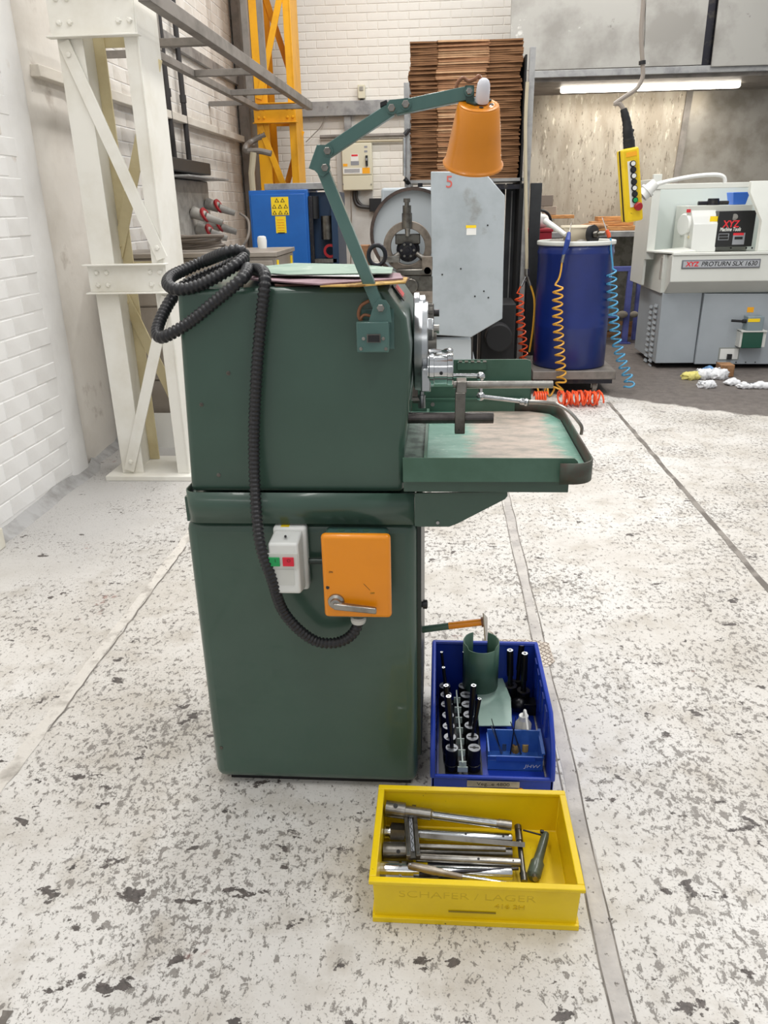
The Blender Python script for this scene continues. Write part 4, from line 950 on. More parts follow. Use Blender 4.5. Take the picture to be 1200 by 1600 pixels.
# rags and block
t0 = [(1080, 589, RAGY, .06, 1.4, 'yellowish rag at the left end of the rag pile'), (1098, 588, RAGW, .075, 1.2, 'white rag in the left part of the rag pile'), (1108, 583, RAGB, .07, 1.0, 'blue rag in the rag pile under the lathe'),
      (1122, 588, RAGW, .08, 1.0, 'largest white rag in the middle of the rag pile'), (1131, 583, RAGO, .05, .8, 'orange rag between white rag and wood block'), (1105, 602, RAGW, .055, 1.5, 'white rag lying nearest in the rag pile'),
      (1145, 598, RAGW, .05, 1.4, 'white rag just in front of the wood block'), (1165, 603, RAGW, .045, 1.8, 'flat white rag right of the wood block'), (1190, 603, RAGW, .05, 1.8, 'white rag trailing out at the right edge')]
for (px, py, m, r, w, lab) in t0:
    c = P(px, py, Z=.02); s = M(); s.ball((0, 0, 0), r, 36, (w, .9, .7))
    rn = random.Random(px)
    for v in s.bm.verts:
        v.co *= 1+.22*math.sin(v.co.x*70+px)*math.cos(v.co.y*60)+.16*math.sin(v.co.x*170+v.co.y*120)*math.cos(v.co.z*150)+rn.uniform(-.05, .05); v.co.z = max(v.co.z, -r*.4)
    s.bm.transform(Matrix.Translation((c.x, c.y, r*.4+.001)))
    tag(obj('rag', s, m, sharp=70), lab, 'rag')
a, b = P(1122, 590, Z=0), P(1151, 592, Z=0)
tag(obj('wood_block', M().box(a.x+.02, b.x, a.y+.02, a.y+.16, 0, .11), WOODD, bevel=.006), 'brown wood block on the floor behind the rags', 'block')

# ================================================================ CRANE PENDANT
Yp = 4.5
def Q(px, py, d=0): return P(px, py, Y=Yp+d)
top, bot = Q(984, 232), Q(991, 345)
t = thing('pendant_control', 'yellow hanging crane pendant with a column of push buttons', 'pendant', bot)
ax = (bot-top).normalized(); L_ = (bot-top).length; sd = Vector((0, -1, 0)).cross(ax).normalized()*-1
if sd.x < 0: sd = -sd
def pbx(u0, u1, y0, y1, s0, s1):   # u across, y depth, s along
    o_ = top
    pts = []
    for y in (y0, y1):
        for (u, s_) in ((u0, s1), (u1, s1), (u1, s0), (u0, s0)): pts.append(o_+sd*u+ax*s_+Vector((0, y, 0)))
    return pts
wP = (Q(1003, 290)-Q(976, 290)).length
obj('case', M().hexa(pbx(-wP*.62, wP*.38, .02, .07, 0, L_)), PENDY, t, bevel=.012, seg=3)
obj('seal', M().hexa(pbx(-wP*.60, wP*.40, .012, .02, .003, L_-.003)), BLACK, t, bevel=.002)
obj('front_cover', M().hexa(pbx(-wP*.56, wP*.46, -.03, .012, -.002, L_+.002)), PENDY, t, bevel=.012, seg=3)
obj('button_strip', M().hexa(pbx(-wP*.26, wP*.14, -.034, -.03, L_*.17, L_*.80)), WSTK, t, bevel=.001)
for i, m in enumerate((WHITEP, BLACK, WHITEP, BLACK, WHITEP, BLACK, GRN)):
    c = top+sd*.002+ax*(L_*(.21+.083*i))
    k = obj('button', M().lathe(c+Vector((0, -.034, 0)), (0, -1, 0), [(0, .0155), (.010, .0155), (.010, .012), (.014, .011)], 16), BLACK, t)
    obj('button_cap', M().cyl(c+Vector((0, -.046, 0)), c+Vector((0, -.051, 0)), .011, n=14), m, k)
c = top+sd*.006+ax*(L_*.80)
tag(obj('stop_button', M().lathe(c+Vector((0, -.034, 0)), (.3, -1, 0), [(0, .014), (.02, .014), (.02, .021), (.032, .021), (.036, .016)], 20), RED, t), 'red mushroom stop button')
obj('name_strip', M().hexa(pbx(-wP*.3, wP*.3, -.032, -.03, L_*.05, L_*.11)), OSTK, t)
obj('collar', M().cyl(top-ax*.0+Vector((0, .01, 0)), top-ax*.035+Vector((0, .01, 0)), .03, n=16), BLACK, t)
g = [top-ax*.03+Vector((0, .01, 0)), Q(981, 208), Q(979, 190), Q(974, 170)]
obj('strain_sleeve', M().tube(catmull(g, 6), [.030, .031, .028, .030, .026, .028, .025, .027, .024, .025, .022, .024, .021, .022, .02, .021, .018, .018, .016], 10), BLACK, t)
obj('sleeve_clip', M().tube([Q(984, 200), Q(990, 203), Q(986, 212), Q(990, 218)], .005, 6), BLACK, t)
obj('cable', M().tube(catmull([Q(975, 172), Q(968, 162), Q(961, 162), Q(975, 152), Q(995, 138), Q(1004, 120), Q(1004, 98), Q(1002, 50), Q(1006, -10), Q(1008, -120)], 8), .011, 8), mat('grey sheathed cable', '#968d84', .5), t)
obj('support_wire', M().tube([Q(1004, 100), Q(1007, 60), Q(1009, -10), Q(1011, -120)], .0025, 6), STEEL, t)
obj('cable_tie', M().cyl(Q(1003.5, 95), Q(1003.5, 101), .017, n=10), BLACK, t)

# ================================================================ THE GREEN MACHINE
YM = 1.69
mc = thing('tool_grinding_machine', 'dark green pedestal machine tool standing in the middle of the floor', 'machine', (-.33, 1.95, 0))
s = M().box(-.615, -.050, YM, 2.2, .02, .80); obj('pedestal', s, GREEN, mc, bevel=.028, seg=4)
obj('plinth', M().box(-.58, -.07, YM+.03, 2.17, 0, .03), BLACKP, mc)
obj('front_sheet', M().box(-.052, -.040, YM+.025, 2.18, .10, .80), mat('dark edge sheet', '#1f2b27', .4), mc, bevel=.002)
obj('knob', M().lathe((-.04, YM+.05, P(657, 944, Y=YM+.05).z), (1, 0, 0), [(0, .008), (.004, .008), (.004, .012), (.014, .012), (.016, .008)], 14), BLACK, mc)
# skirt band: open sheet around
zb0, zb1 = P(450, 818, Y=1.668).z, P(450, 770, Y=1.668).z
xb0, xb1 = P(289, 790, Y=1.668).x, -.055
s = M(); rr = .03
out = [(xb1, 1.668), (xb0+rr, 1.668)]+[(xb0+rr-rr*math.sin(a*math.pi/12), 1.668+rr-rr*math.cos(a*math.pi/12)) for a in range(1, 7)]+[(xb0, 2.2)]
s.sheet([[Vector((x, y, zb0)) for x, y in out], [Vector((x, y, zb1)) for x, y in out]])
obj('skirt_band', s, GREEN, mc, solid=.003)
obj('pedestal_top', M().box(-.606, -.055, 1.69, 2.2, .80, zb1-.02), GREEN, mc)
# head body
A = P(285, 462, Y=YM); prof = [(P(305, 765, Y=YM).x-.012, .875), (P(303, 740, Y=YM).x-.012, .89), (A.x-.013, 1.343), (P(600, 452, Y=YM).x, 1.343), (P(635, 498, Y=YM).x, P(635, 498, Y=YM).z), (P(642, 548, Y=YM).x, P(642, 548, Y=YM).z), (P(638, 650, Y=YM).x, P(638, 650, Y=YM).z), (P(632, 700, Y=YM).x, P(632, 700, Y=YM).z), (P(631, 765, Y=YM).x, .875)]
obj('head_housing', M().prism([(x, YM, z) for x, z in prof], (0, .46, 0)), GREEN, mc, bevel=.027, seg=6)
for (px, py) in ((357, 583), (315, 632), (342, 742), (346, 1168)):
    obj('screw', M().lathe(P(px, py, Y=YM+.001), (0, -1, 0), [(0, .005), (.002, .005), (.003, .0025)], 10), STEELD, mc)
# badge on right chamfer
e0, e1 = P(600, 452, Y=YM), P(635, 498, Y=YM); ch = (Vector((e1.x-e0.x, 0, e1.z-e0.z))).normalized(); nrm = Vector((-ch.z, 0, ch.x))
if nrm.z < 0: nrm = -nrm
bc = Vector((e0.x, 1.86, 1.343))+ch*.036+nrm*.0015
bd = obj('badge', M().prism([bc-ch*.022-Vector((0, .05, 0)), bc+ch*.022-Vector((0, .05, 0)), bc+ch*.022+Vector((0, .05, 0)), bc-ch*.022+Vector((0, .05, 0))], nrm*.002), BLACK, mc)
bc2 = bc+nrm*.002
obj('badge_print', M().prism([bc2-ch*.014-Vector((0, .036, 0)), bc2+ch*.014-Vector((0, .036, 0)), bc2+ch*.014+Vector((0, .042, 0)), bc2-ch*.014+Vector((0, .042, 0))], nrm*.001), REDT, bd)
# eyebolt
eb = P(590, 412, Y=2.0); eb.z = 1.352
ec = P(589, 399, Y=2.0)
k = obj('eyebolt', M().tube([ec+Vector((.021*math.cos(a*math.pi/10), 0, .024*math.sin(a*math.pi/10))) for a in range(20)], .0055, 10, closed=True).lathe((ec.x, 2.0, 1.343), (0, 0, 1), [(0, .02), (.006, .018), (.012, .008), (ec.z-1.343-.02, .006)], 16), DARK, mc)
# chuck on right side
cc = Vector((P(655, 545, Y=1.92).x, 1.92, P(655, 540, Y=1.92).z)); xw = -.062
ck = obj('rotating_chuck', M().lathe((xw, cc.y, cc.z), (1, 0, 0), [(0, .10), (.004, .108), (.022, .110), (.022, .106), (.034, .106), (.036, .10)], 48), ALU, mc)
cxx = xw+.036
for i in range(6):
    a = math.radians(20+60*i); d = Vector((0, math.cos(a), math.sin(a)))
    q = Vector((cxx, cc.y, cc.z))+d*.078
    k = obj('index_block', M().bar(q+d*.022, q-d*.03, .030, .026, up=(1, 0, 0)), STEELD if i % 2 else ALU, ck, bevel=.003)
    obj('clamp_screw', M().cyl(q+Vector((.012, 0, 0)), q+Vector((.026, 0, 0)), .009, n=12), DARK if i % 2 else STEEL, k)
obj('hub', M().cyl((cxx, cc.y, cc.z), (cxx+.02, cc.y, cc.z), .05, n=28), STEELD, ck)
p_ = P(660, 478, Y=1.93)
obj('index_plunger', M().lathe((xw, 1.93, p_.z), (1, 0, 0), [(0, .032), (.014, .032), (.014, .026), (.028, .026), (.03, .016)], 8), ALU, mc, bevel=.002)
obj('plunger_pin', M().cyl((xw+.03, 1.93, p_.z-.012), (xw+.046, 1.93, p_.z-.012), .014, n=12), STEELD, mc)
# dial, lever
dc = P(688, 575, Y=1.80)
dc.z -= .003; rD = (P(688, 553, Y=1.80)-P(688, 596, Y=1.80)).length/2*1.15
x669, x708 = P(670, 575, Y=1.80).x, P(708, 575, Y=1.80).x
k = obj('micrometer_dial', M().lathe((cxx, 1.80, dc.z), (1, 0, 0), [(0, rD*.9), (x669-cxx, rD*.9), (x669-cxx+.002, rD), (x669-cxx+.012, rD), (x669-cxx+.013, rD*.94), (x708-cxx-.014, rD*.94), (x708-cxx-.013, rD*1.0), (x708-cxx-.002, rD*1.0), (x708-cxx, rD*.95)], 40), CHROME, mc)
obj('dial_screw', M().cyl((dc.x+.002, 1.80-rD*.95, dc.z-.002), (dc.x+.002, 1.80-rD*1.02, dc.z-.002), .004, n=12), BLACK, k)
obj('dial_bracket', M().box(P(658, 590, Y=1.79).x, P(673, 590, Y=1.79).x, 1.77, 1.83, P(660, 610, Y=1.79).z, P(660, 574, Y=1.79).z), ALU, mc, bevel=.003)
obj('ball_lever', M().tube([P(671, 550, Y=1.80), P(678, 548, Y=1.80), P(690, 549, Y=1.80), P(700, 548, Y=1.79), P(705, 548, Y=1.79), P(708, 549, Y=1.79)], [.006, .005, .004, .006, .0065, .003], 10), CHROME, mc)
obj('stop_post', M().lathe((P(659, 637, Y=1.80).x, 1.80, P(659, 637, Y=1.80).z), (0, 0, 1), [(0, .009), (.028, .009), (.028, .010), (.031, .010), (.031, .005), (.04, .005)], 14), ALU, mc)
obj('stop_bolt', M().cyl((xw, 1.80, P(648, 625, Y=1.80).z), (P(656, 625, Y=1.80).x, 1.80, P(648, 625, Y=1.80).z), .008, n=6), STEELD, mc)
# bars and clamp
yv = 1.735
rb = (P(700, 645, Y=yv)-P(700, 662, Y=yv)).length/2
obj('guide_bar', M().cyl((-.075, yv, P(700, 653, Y=yv).z), (P(771, 653, Y=yv).x, yv, P(700, 653, Y=yv).z), rb, n=24), mat('dark ground bar', '#5a5654', .3, .85, ('#3f3b3a', 9, .45, .6)), mc, bevel=.001)
xc0, xc1 = P(711, 640, Y=1.72).x, P(727, 640, Y=1.72).x
zc0, zc1 = P(718, 678, Y=1.72).z, P(720, 614, Y=1.72).z
ka = obj('clamp_arm', M().box(xc0, xc1, yv-.018, yv+.018, zc0, zc1+.001).hexa([Vector(v) for v in ((xc0+.002, yv-.018, zc1), (xc1+.002, yv-.018, zc1), (xc1+.002, yv+.04, zc1), (xc0+.002, yv+.04, zc1), (xc0+.003, yv-.005, zc1+.024), (xc1+.003, yv-.005, zc1+.024), (xc1+.003, yv+.04, zc1+.024), (xc0+.003, yv+.04, zc1+.024))]), STEELD, mc, bevel=.002)
obj('set_hole', M().cyl(P(717, 672, Y=yv-.018), P(717, 672, Y=yv-.0195), .0018, n=10), BINK, ka)
zr_ = P(790, 601, Y=yv+.02).z
obj('rest_bar', M().cyl((P(708, 600, Y=yv+.02).x, yv+.02, zr_), (P(864, 601, Y=yv+.02).x, yv+.02, zr_), .0085, n=20), STEEL, mc, bevel=.001)
# chrome articulated coolant pipe
yc = 1.80
c1, c2_ = P(751, 588, Y=yc), P(751, 619, Y=yc)
cp = obj('jointed_pipe', M().cyl(P(706, 587, Y=yc), P(747, 587, Y=yc), .005, n=14).cyl(c1, c2_, .0045, n=12).cyl(P(755, 620, Y=yc), P(815, 627, Y=yc), .005, n=12), CHROME, mc)
for c in (c1, c2_): obj('ball_joint', M().ball(c, .0105, 18), CHROME, cp)
obj('coupling', M().lathe(P(812, 627, Y=yc), P(828, 629, Y=yc)-P(812, 627, Y=yc), [(0, .006), (.003, .0075), (.012, .0075), (.013, .009), (.018, .009), (.019, .006)], 14), CHROME, cp)
obj('spout', M().tube(catmull([P(826, 628, Y=yc), P(850, 629, Y=yc), P(870, 632, Y=yc-.01), P(888, 642, Y=yc-.02), P(903, 658, Y=yc-.03), P(909, 668, Y=yc-.03), P(908, 679, Y=yc-.03)], 6), [.0055]*13+[.004]*24, 10), STEEL, cp)
# tray
zt = .985; yf = 1.615; xt0, xt1 = -.078, .338; yt1 = P(833, 625, Z=zt-.008).y
tr = obj('chip_tray', M().prism([(xt0, yf+.006, .935), (xt1-.03, yf+.006, .935), (xt1-.004, yf+.03, .935), (xt1-.004, yt1-.10, .935), (xt1-.025, yt1-.035, .935), (xt1-.08, yt1-.004, .935), (xt0, yt1-.004, .935)], (0, 0, .010)), TRAYM, mc)
obj('front_plate', M().prism([(xt0, yf, P(632, 753, Y=yf).z), (P(902, 753, Y=yf).x, yf, P(902, 753, Y=yf).z), (P(905, 745, Y=yf).x, yf, zt-.02), (P(905, 706, Y=yf).x-.002, yf, zt-.006), (P(899, 702, Y=yf).x, yf, zt), (xt0, yf, zt)], (0, .004, 0)), GREEN2, tr)
s = M(); out = []
rc = .045
out = [(xt1-.075, yf-.012)]+[(xt1-rc+rc*math.sin(a*math.pi/16), yf-.012+rc-rc*math.cos(a*math.pi/16)) for a in range(0, 9)]+[(xt1, yt1-.10), (xt1-.006, yt1-.06), (xt1-.022, yt1-.03), (xt1-.05, yt1-.008), (xt1-.08, yt1), (xt1-.13, yt1)]
s.sheet([[Vector((x, y, .93)) for x, y in out], [Vector((x, y, zt-.008)) for x, y in out]])
tag(obj('rim_band', s, mat('rusty green rim', '#4a4038', .5, .2, ('#3c5348', 9, .45, .6)), tr, solid=.004), 'rust-stained rim band')
obj('tray_back', M().box(xt0, xt1-.12, yt1-.004, yt1, .94, .978), GREEN2, tr)
obj('side_gutter', M().box(xt0, xt0+.045, yf+.02, yt1-.05, .945, .955), mat('dusty gutter', '#6f8076', .6, 0, ('#4d5a53', 30, .45, .6)), tr)
obj('gutter_bar', M().box(xt0+.045, xt0+.052, yf+.02, yt1-.05, .945, .965), GREEN2, tr)
yu = 1.64
obj('under_tray', M().box(xt0, P(888, 768, Y=yu).x, yu, 2.10, P(700, 769, Y=yu).z, .936), GREEN, mc, bevel=.002)
zl_ = P(700, 771, Y=1.672).z
obj('support_bracket', M().prism([P(648, 771, Y=1.665), P(793, 769, Y=1.665), P(793, 775, Y=1.665), P(789, 780, Y=1.665), P(715, 818, Y=1.665), P(702, 823, Y=1.665), P(655, 823, Y=1.665), P(648, 822, Y=1.665)], (0, .006, 0)), GREEN, mc)
obj('support_bracket', M().prism([P(648, 771, Y=1.665)+Vector((0, .35, 0)), P(789, 769, Y=1.665)+Vector((0, .35, 0)), P(715, 818, Y=1.665)+Vector((0, .35, 0)), P(648, 822, Y=1.665)+Vector((0, .35, 0))], (0, .006, 0)), GREEN, mc)
obj('bracket_screw', M().cyl(P(684, 817, Y=1.664), P(684, 817, Y=1.660), .004, n=8), STEEL, mc)
# rear guard plate with steps
yg_ = yt1+.06
zt2 = P(760, 562, Y=yg_).z; xg2 = P(829, 590, Y=yg_).x
s = M().prism([(-.06, yg_, .93), (xg2+.006, yg_, .93), (xg2, yg_, zt2-.012), (xg2-.003, yg_, zt2-.004), (xg2-.012, yg_, zt2), (-.06, yg_, zt2)], (0, .006, 0))
gp_ = obj('rear_guard', s, GREEN2, mc)
obj('ledge', M().box(-.06, P(829, 604, Y=yg_-.06).x, yg_-.05, yg_, P(760, 600, Y=yg_-.02).z-.01, P(760, 600, Y=yg_-.02).z), GREEN2, gp_, bevel=.002)
obj('ledge_face', M().box(-.06, P(829, 604, Y=yg_-.06).x, yg_-.052, yg_-.048, .95, P(760, 600, Y=yg_-.02).z), GREEN2, gp_)
obj('ledge_line', M().box(-.06, P(829, 620, Y=yt1).x-.02, yt1-.006, yt1+.002, .978, .983), GREEN2, gp_)
obj('step_screw', M().cyl(P(676, 632, Y=yt1-.006), P(676, 632, Y=yt1-.011), .006, n=10), STEEL, gp_)
ra, rb_ = P(715, 566, Y=yg_-.01), P(760, 578, Y=yg_-.01)
rk = obj('notched_strip', M().box(ra.x, rb_.x, yg_-.012, yg_, rb_.z, ra.z), GREEN2, gp_, bevel=.001)
for i in range(5): obj('notch_tooth', M().box(ra.x+.003+i*.0175, ra.x+.013+i*.0175, yg_-.014, yg_-.002, ra.z, ra.z+.003), STEEL, rk)
# foot lever
pa = P(655, 984, Y=1.85); pb = P(755, 972, Y=1.85)
lv = obj('lever', M().cyl((-.045, 1.85, pa.z), P(703, 978, Y=1.85), .0095, n=16), GREEN2, mc)
obj('lever_sleeve', M().cyl(P(701, 978, Y=1.85), P(752, 972, Y=1.85), .0098, n=16), ORANGE, lv)
obj('lever_disc', M().prism([P(754, 958, Y=1.83), P(760, 965, Y=1.87), P(760, 1001, Y=1.87), P(757, 1001, Y=1.83)], (.003, 0, 0)), STEEL, lv)
obj('lever_collar', M().cyl(P(752, 972, Y=1.85), P(757, 971.5, Y=1.85), .014, n=16), CABLEB, lv)
obj('red_cap', M().lathe((-.612, 1.95, P(312, 995, Y=1.95).z), (-1, 0, 0), [(0, .016), (.022, .016), (.024, .008)], 12).box(-.634, -.614, 1.935, 1.965, P(312, 1024, Y=1.95).z, P(312, 966, Y=1.95).z), RED, mc)

# papers on top
def flat(name, lab, cat, pts, z, th, m, jit=.0, n=8):
    s = M(); P0 = [Vector((p.x, p.y, z)) for p in pts]
    s.prism(P0, (0, 0, th)); return tag(obj(name, s, m), lab, cat)
def T_(px, py, z): return P(px, py, Z=z)
flat('emery_sheet', 'brown edged emery sheets lowest on the machine top', 'paper', [T_(430, 447, 1.345), T_(632, 443, 1.345), T_(640, 436, 1.345), T_(600, 424, 1.345), T_(420, 424, 1.345)], 1.344, .004, PAPERB)
flat('paper_sheet', 'yellowed creased paper sticking out right on the machine top', 'paper', [T_(500, 448, 1.349), T_(560, 448, 1.349), T_(634, 442, 1.349), T_(637, 435, 1.349), T_(560, 436, 1.349), T_(500, 440, 1.349)], 1.3485, .003, PAPERY)
flat('card_folder', 'mauve card folder lying under the green one on the machine top', 'folder', [T_(388, 437, 1.353), T_(500, 445, 1.353), T_(630, 436, 1.353), T_(625, 428, 1.353), T_(560, 425, 1.353), T_(400, 424, 1.353)], 1.352, .003, PAPERM)
flat('card_folder', 'white-edged dark folder between the mauve and the green ones', 'folder', [T_(395, 431, 1.359), T_(560, 434, 1.359), T_(592, 429, 1.359), T_(590, 421, 1.359), T_(400, 421, 1.359)], 1.3605, .0015, WSTK)
flat('card_folder', 'pale green folder topmost on the machine top', 'folder', [T_(390, 424, 1.365), T_(450, 429, 1.365), T_(560, 427, 1.365), T_(612, 427, 1.365), T_(614, 418, 1.365), T_(560, 413, 1.365), T_(460, 411, 1.365), T_(400, 417, 1.365)], 1.3635, .0018, PAPERG)

# corrugated conduit
C = [P(560, 968, Y=1.645), P(555, 985, Y=1.64), P(540, 999, Y=1.64), P(518, 1005, Y=1.64), P(492, 1001, Y=1.64), P(464, 981, Y=1.63), P(440, 950, Y=1.62), P(425, 905, Y=1.60), P(409, 860, Y=1.60), P(402, 815, Y=1.62), P(398, 750, Y=1.65), P(397, 680, Y=1.665), P(400, 600, Y=1.667), P(405, 530, Y=1.667), P(411, 470, Y=1.667), P(414, 438, Y=1.675), P(410, 424, Y=1.71), P(396, 421, Y=1.78), P(384, 424, Y=1.80)]
C += [P(386, 419, Y=1.74), P(384, 428, Y=1.69), P(372, 441, Y=1.665), P(340, 468, Y=1.663), P(300, 501, Y=1.662), P(268, 521, Y=1.66), P(250, 527, Y=1.67), P(246, 514, Y=1.70), P(256, 488, Y=1.74), P(272, 462, Y=1.78), P(290, 445, Y=1.82)]
C += [P(318, 432, Y=1.84), P(350, 418, Y=1.84), P(372, 406, Y=1.82), P(381, 396, Y=1.80), P(370, 391, Y=1.79), P(350, 396, Y=1.79)]
C += [P(320, 408, Y=1.83), P(290, 421, Y=1.81), P(268, 432, Y=1.77), P(262, 444, Y=1.72), P(276, 452, Y=1.69), P(305, 448, Y=1.69), P(340, 432, Y=1.70), P(368, 414, Y=1.72), P(383, 402, Y=1.76)]
path = resample(catmull(C, 10), .0026)
rad = []
for i in range(len(path)): rad.append(.0139 if i % 4 in (0, 1) else .0113)
cd = tag(obj('corrugated_conduit', M().tube(path, rad, 14), HOSE, sharp=60), 'black corrugated cable conduit looped over the machine top', 'conduit')

# starter box
sb = thing('starter_switch', 'white starter box with green and red buttons on the machine pedestal', 'switch', P(450, 928, Y=1.68))
f0, f1 = P(417, 839, Y=1.60), P(470, 928, Y=1.60)
b0, b1 = P(426, 823, Y=1.66), P(484, 921, Y=1.66)
obj('base', M().box(b0.x, b1.x, 1.655, 1.689, b1.z, b0.z), WHITEP, sb, bevel=.008, seg=3)
cv = obj('cover', M().hexa([Vector(v) for v in ((f0.x, 1.60, f1.z), (f1.x, 1.60, f1.z), (b1.x-.008, 1.655, b1.z+.006), (b0.x+.004, 1.655, b1.z+.006), (f0.x, 1.60, f0.z-.017), (f1.x, 1.60, f0.z-.017), (b1.x-.008, 1.655, b0.z-.006), (b0.x+.004, 1.655, b0.z-.006))]), WHITEP, sb, bevel=.006, seg=3)
def st(px0, py0, px1, py1, m, nm, d, y=1.60, par=cv): return sticker(par, px0, py0, px1, py1, y, m, nm, d)
st(417, 864, 466, 888, WHITEP2, 'button_frame', .003)
gb = st(420, 870, 438, 883, GRN, 'start_button', .007); rbn = st(442, 870, 460, 883, REDBTN, 'stop_button', .007)
text('lettering', 'I', .011, facing(P(430, 876.5, Y=1.5925)), BINK, gb, ext=.0003); text('lettering', 'O', .011, facing(P(451, 876.5, Y=1.5925)), mat('dark red mark', '#8d1020', .5), rbn, ext=.0003)
st(424, 889, 461, 914, WHITEP2, 'label_plate', .001)
obj('cover_screw', M().cyl(P(446, 838, Y=1.625), P(446, 838, Y=1.615), .003, n=10), BLACK, cv)
q = P(448, 826, Y=1.68); obj('yellow_sticker', M().box(q.x-.010, q.x+.010, 1.66, 1.675, b0.z, b0.z+.0006), YSTK, sb)
obj('link_pipe', M().cyl((b1.x-.005, 1.672, P(490, 877, Y=1.67).z), (P(506, 877, Y=1.66).x+.01, 1.672, P(490, 877, Y=1.67).z), .0075, n=14), mat('dark pipe', '#3a423e', .35, .4), sb)
# isolator
ib = thing('isolator_switch', 'orange isolator box with silver handle on the machine pedestal', 'switch', P(555, 968, Y=1.66))
o0, o1 = P(500, 836, Y=1.60), P(612, 967, Y=1.60)
g0, g1 = P(506, 822, Y=1.645), P(608, 960, Y=1.645)
obj('box', M().box(g0.x, g1.x, 1.622, 1.689, g1.z, P(550, 822, Y=1.689).z), LAMPG, ib, bevel=.008, seg=3)
ld = obj('lid', M().box(o0.x, o1.x, 1.60, 1.622, o1.z, o0.z), ORANGE, ib, bevel=.010, seg=4)
for px in (533, 553, 572):
    q = P(px, 826, Y=1.66); zz = P(550, 822, Y=1.689).z
    obj('knockout', M().cyl((q.x, 1.662, zz), (q.x, 1.662, zz+.0015), .0085, n=20), GREEN2, ib)
hc = P(525, 941, Y=1.595)
hn = obj('handle', M().lathe((hc.x, 1.60, hc.z), (0, -1, 0), [(0, .020), (.005, .019), (.009, .013), (.016, .012), (.018, .008)], 24), STEEL, ib)
obj('handle_grip', M().hexa([Vector((hc.x-.004, 1.574, hc.z-.010)), Vector((P(588, 960, Y=1.575).x, 1.576, P(588, 961, Y=1.575).z)), Vector((P(588, 960, Y=1.575).x, 1.588, P(588, 961, Y=1.575).z)), Vector((hc.x-.004, 1.590, hc.z-.010)), Vector((hc.x-.004, 1.574, hc.z+.006)), Vector((P(588, 950, Y=1.575).x, 1.576, P(588, 952, Y=1.575).z)), Vector((P(588, 950, Y=1.575).x, 1.588, P(588, 952, Y=1.575).z)), Vector((hc.x-.004, 1.590, hc.z+.006))]), STEEL, hn, bevel=.003)
obj('latch_hole', M().cyl(P(512, 918, Y=1.60), P(512, 918, Y=1.5985), .0042, n=14), BINK, ld)
text('lettering', 'ON', .006, facing(P(517, 894, Y=1.5995)), BINK, ld, ext=.0003); text('lettering', 'OFF', .006, facing(P(582, 927, Y=1.5995)), BROWNINK, ld, ext=.0003)
obj('scratch', M().bar(P(568, 912, Y=1.5998), P(578, 922, Y=1.5998), .0008, .0006), BINK, ld)
obj('cable_gland', M().lathe(P(560, 972, Y=1.645), P(560, 960, Y=1.645)-P(560, 972, Y=1.645), [(0, .017), (.006, .019), (.012, .019), (.016, .016)], 20), WHITEP2, ib)

# work lamp
YL = 1.63
lp = thing('work_lamp', 'jointed green work lamp with a conical orange shade on the machine', 'lamp', P(585, 550, Y=1.68))
l0, l1 = P(556, 503, Y=1.64), P(610, 551, Y=1.64)
obj('mount_plate', M().box(l0.x+.008, l1.x+.006, 1.686, 1.69, l1.z, l0.z+.02), LAMPG, lp)
bxx = obj('switch_box', M().box(l0.x, l1.x-.003, 1.64, 1.687, l1.z, l0.z), LAMPG, lp, bevel=.003)
sticker(bxx, 573, 522, 595, 535, 1.64, STEELD, 'rocker_frame', .002); sticker(bxx, 575, 524, 593, 534, 1.638, BLACK, 'rocker_switch', .004)
for (px, py) in ((564, 545), (603, 545), (568, 529), (599, 529)): obj('screw', M().lathe(P(px, py, Y=1.64), (0, -1, 0), [(0, .0038), (.0015, .0036), (.002, .002)], 10), STEEL, bxx)
pv = P(595, 480, Y=YL)
s = M().prism([P(576, 502, Y=1.645), P(612, 504, Y=1.645), P(609, 478, Y=1.645), P(603, 469, Y=1.645), P(592, 467, Y=1.645), P(584, 476, Y=1.645)], (0, .003, 0)); obj('pivot_bracket', s, LAMPG, lp)
s = M().prism([P(576, 502, Y=1.675), P(610, 502, Y=1.675), P(606, 478, Y=1.675), P(592, 470, Y=1.675)], (0, .003, 0)); obj('pivot_bracket', s, LAMPG, lp)
def bolt(px, py, y, r=.0072):
    c = P(px, py, Y=y)
    k = obj('bolt', M().lathe(c+Vector((0, -.0015, 0)), (0, -1, 0), [(0, r), (.0055, r), (.0065, r*.85), (.0065, r*.3)], 6), STEEL, lp)
    obj('washer', M().cyl(c, c+Vector((0, -.0018, 0)), r*1.45, n=24), LAMPG, k); return k
def arm(a, b, w=.024, d=.024, y=1.66):
    return obj('arm_tube', M().bar(P(*a, Y=y), P(*b, Y=y), d, w, up=None), LAMPG, lp, bevel=.0015)
yA = 1.66
arm((592, 480), (505, 266)); arm((508, 240), (612, 171)); arm((618, 170), (733, 146))
bolt(595, 481, 1.645, .0082)
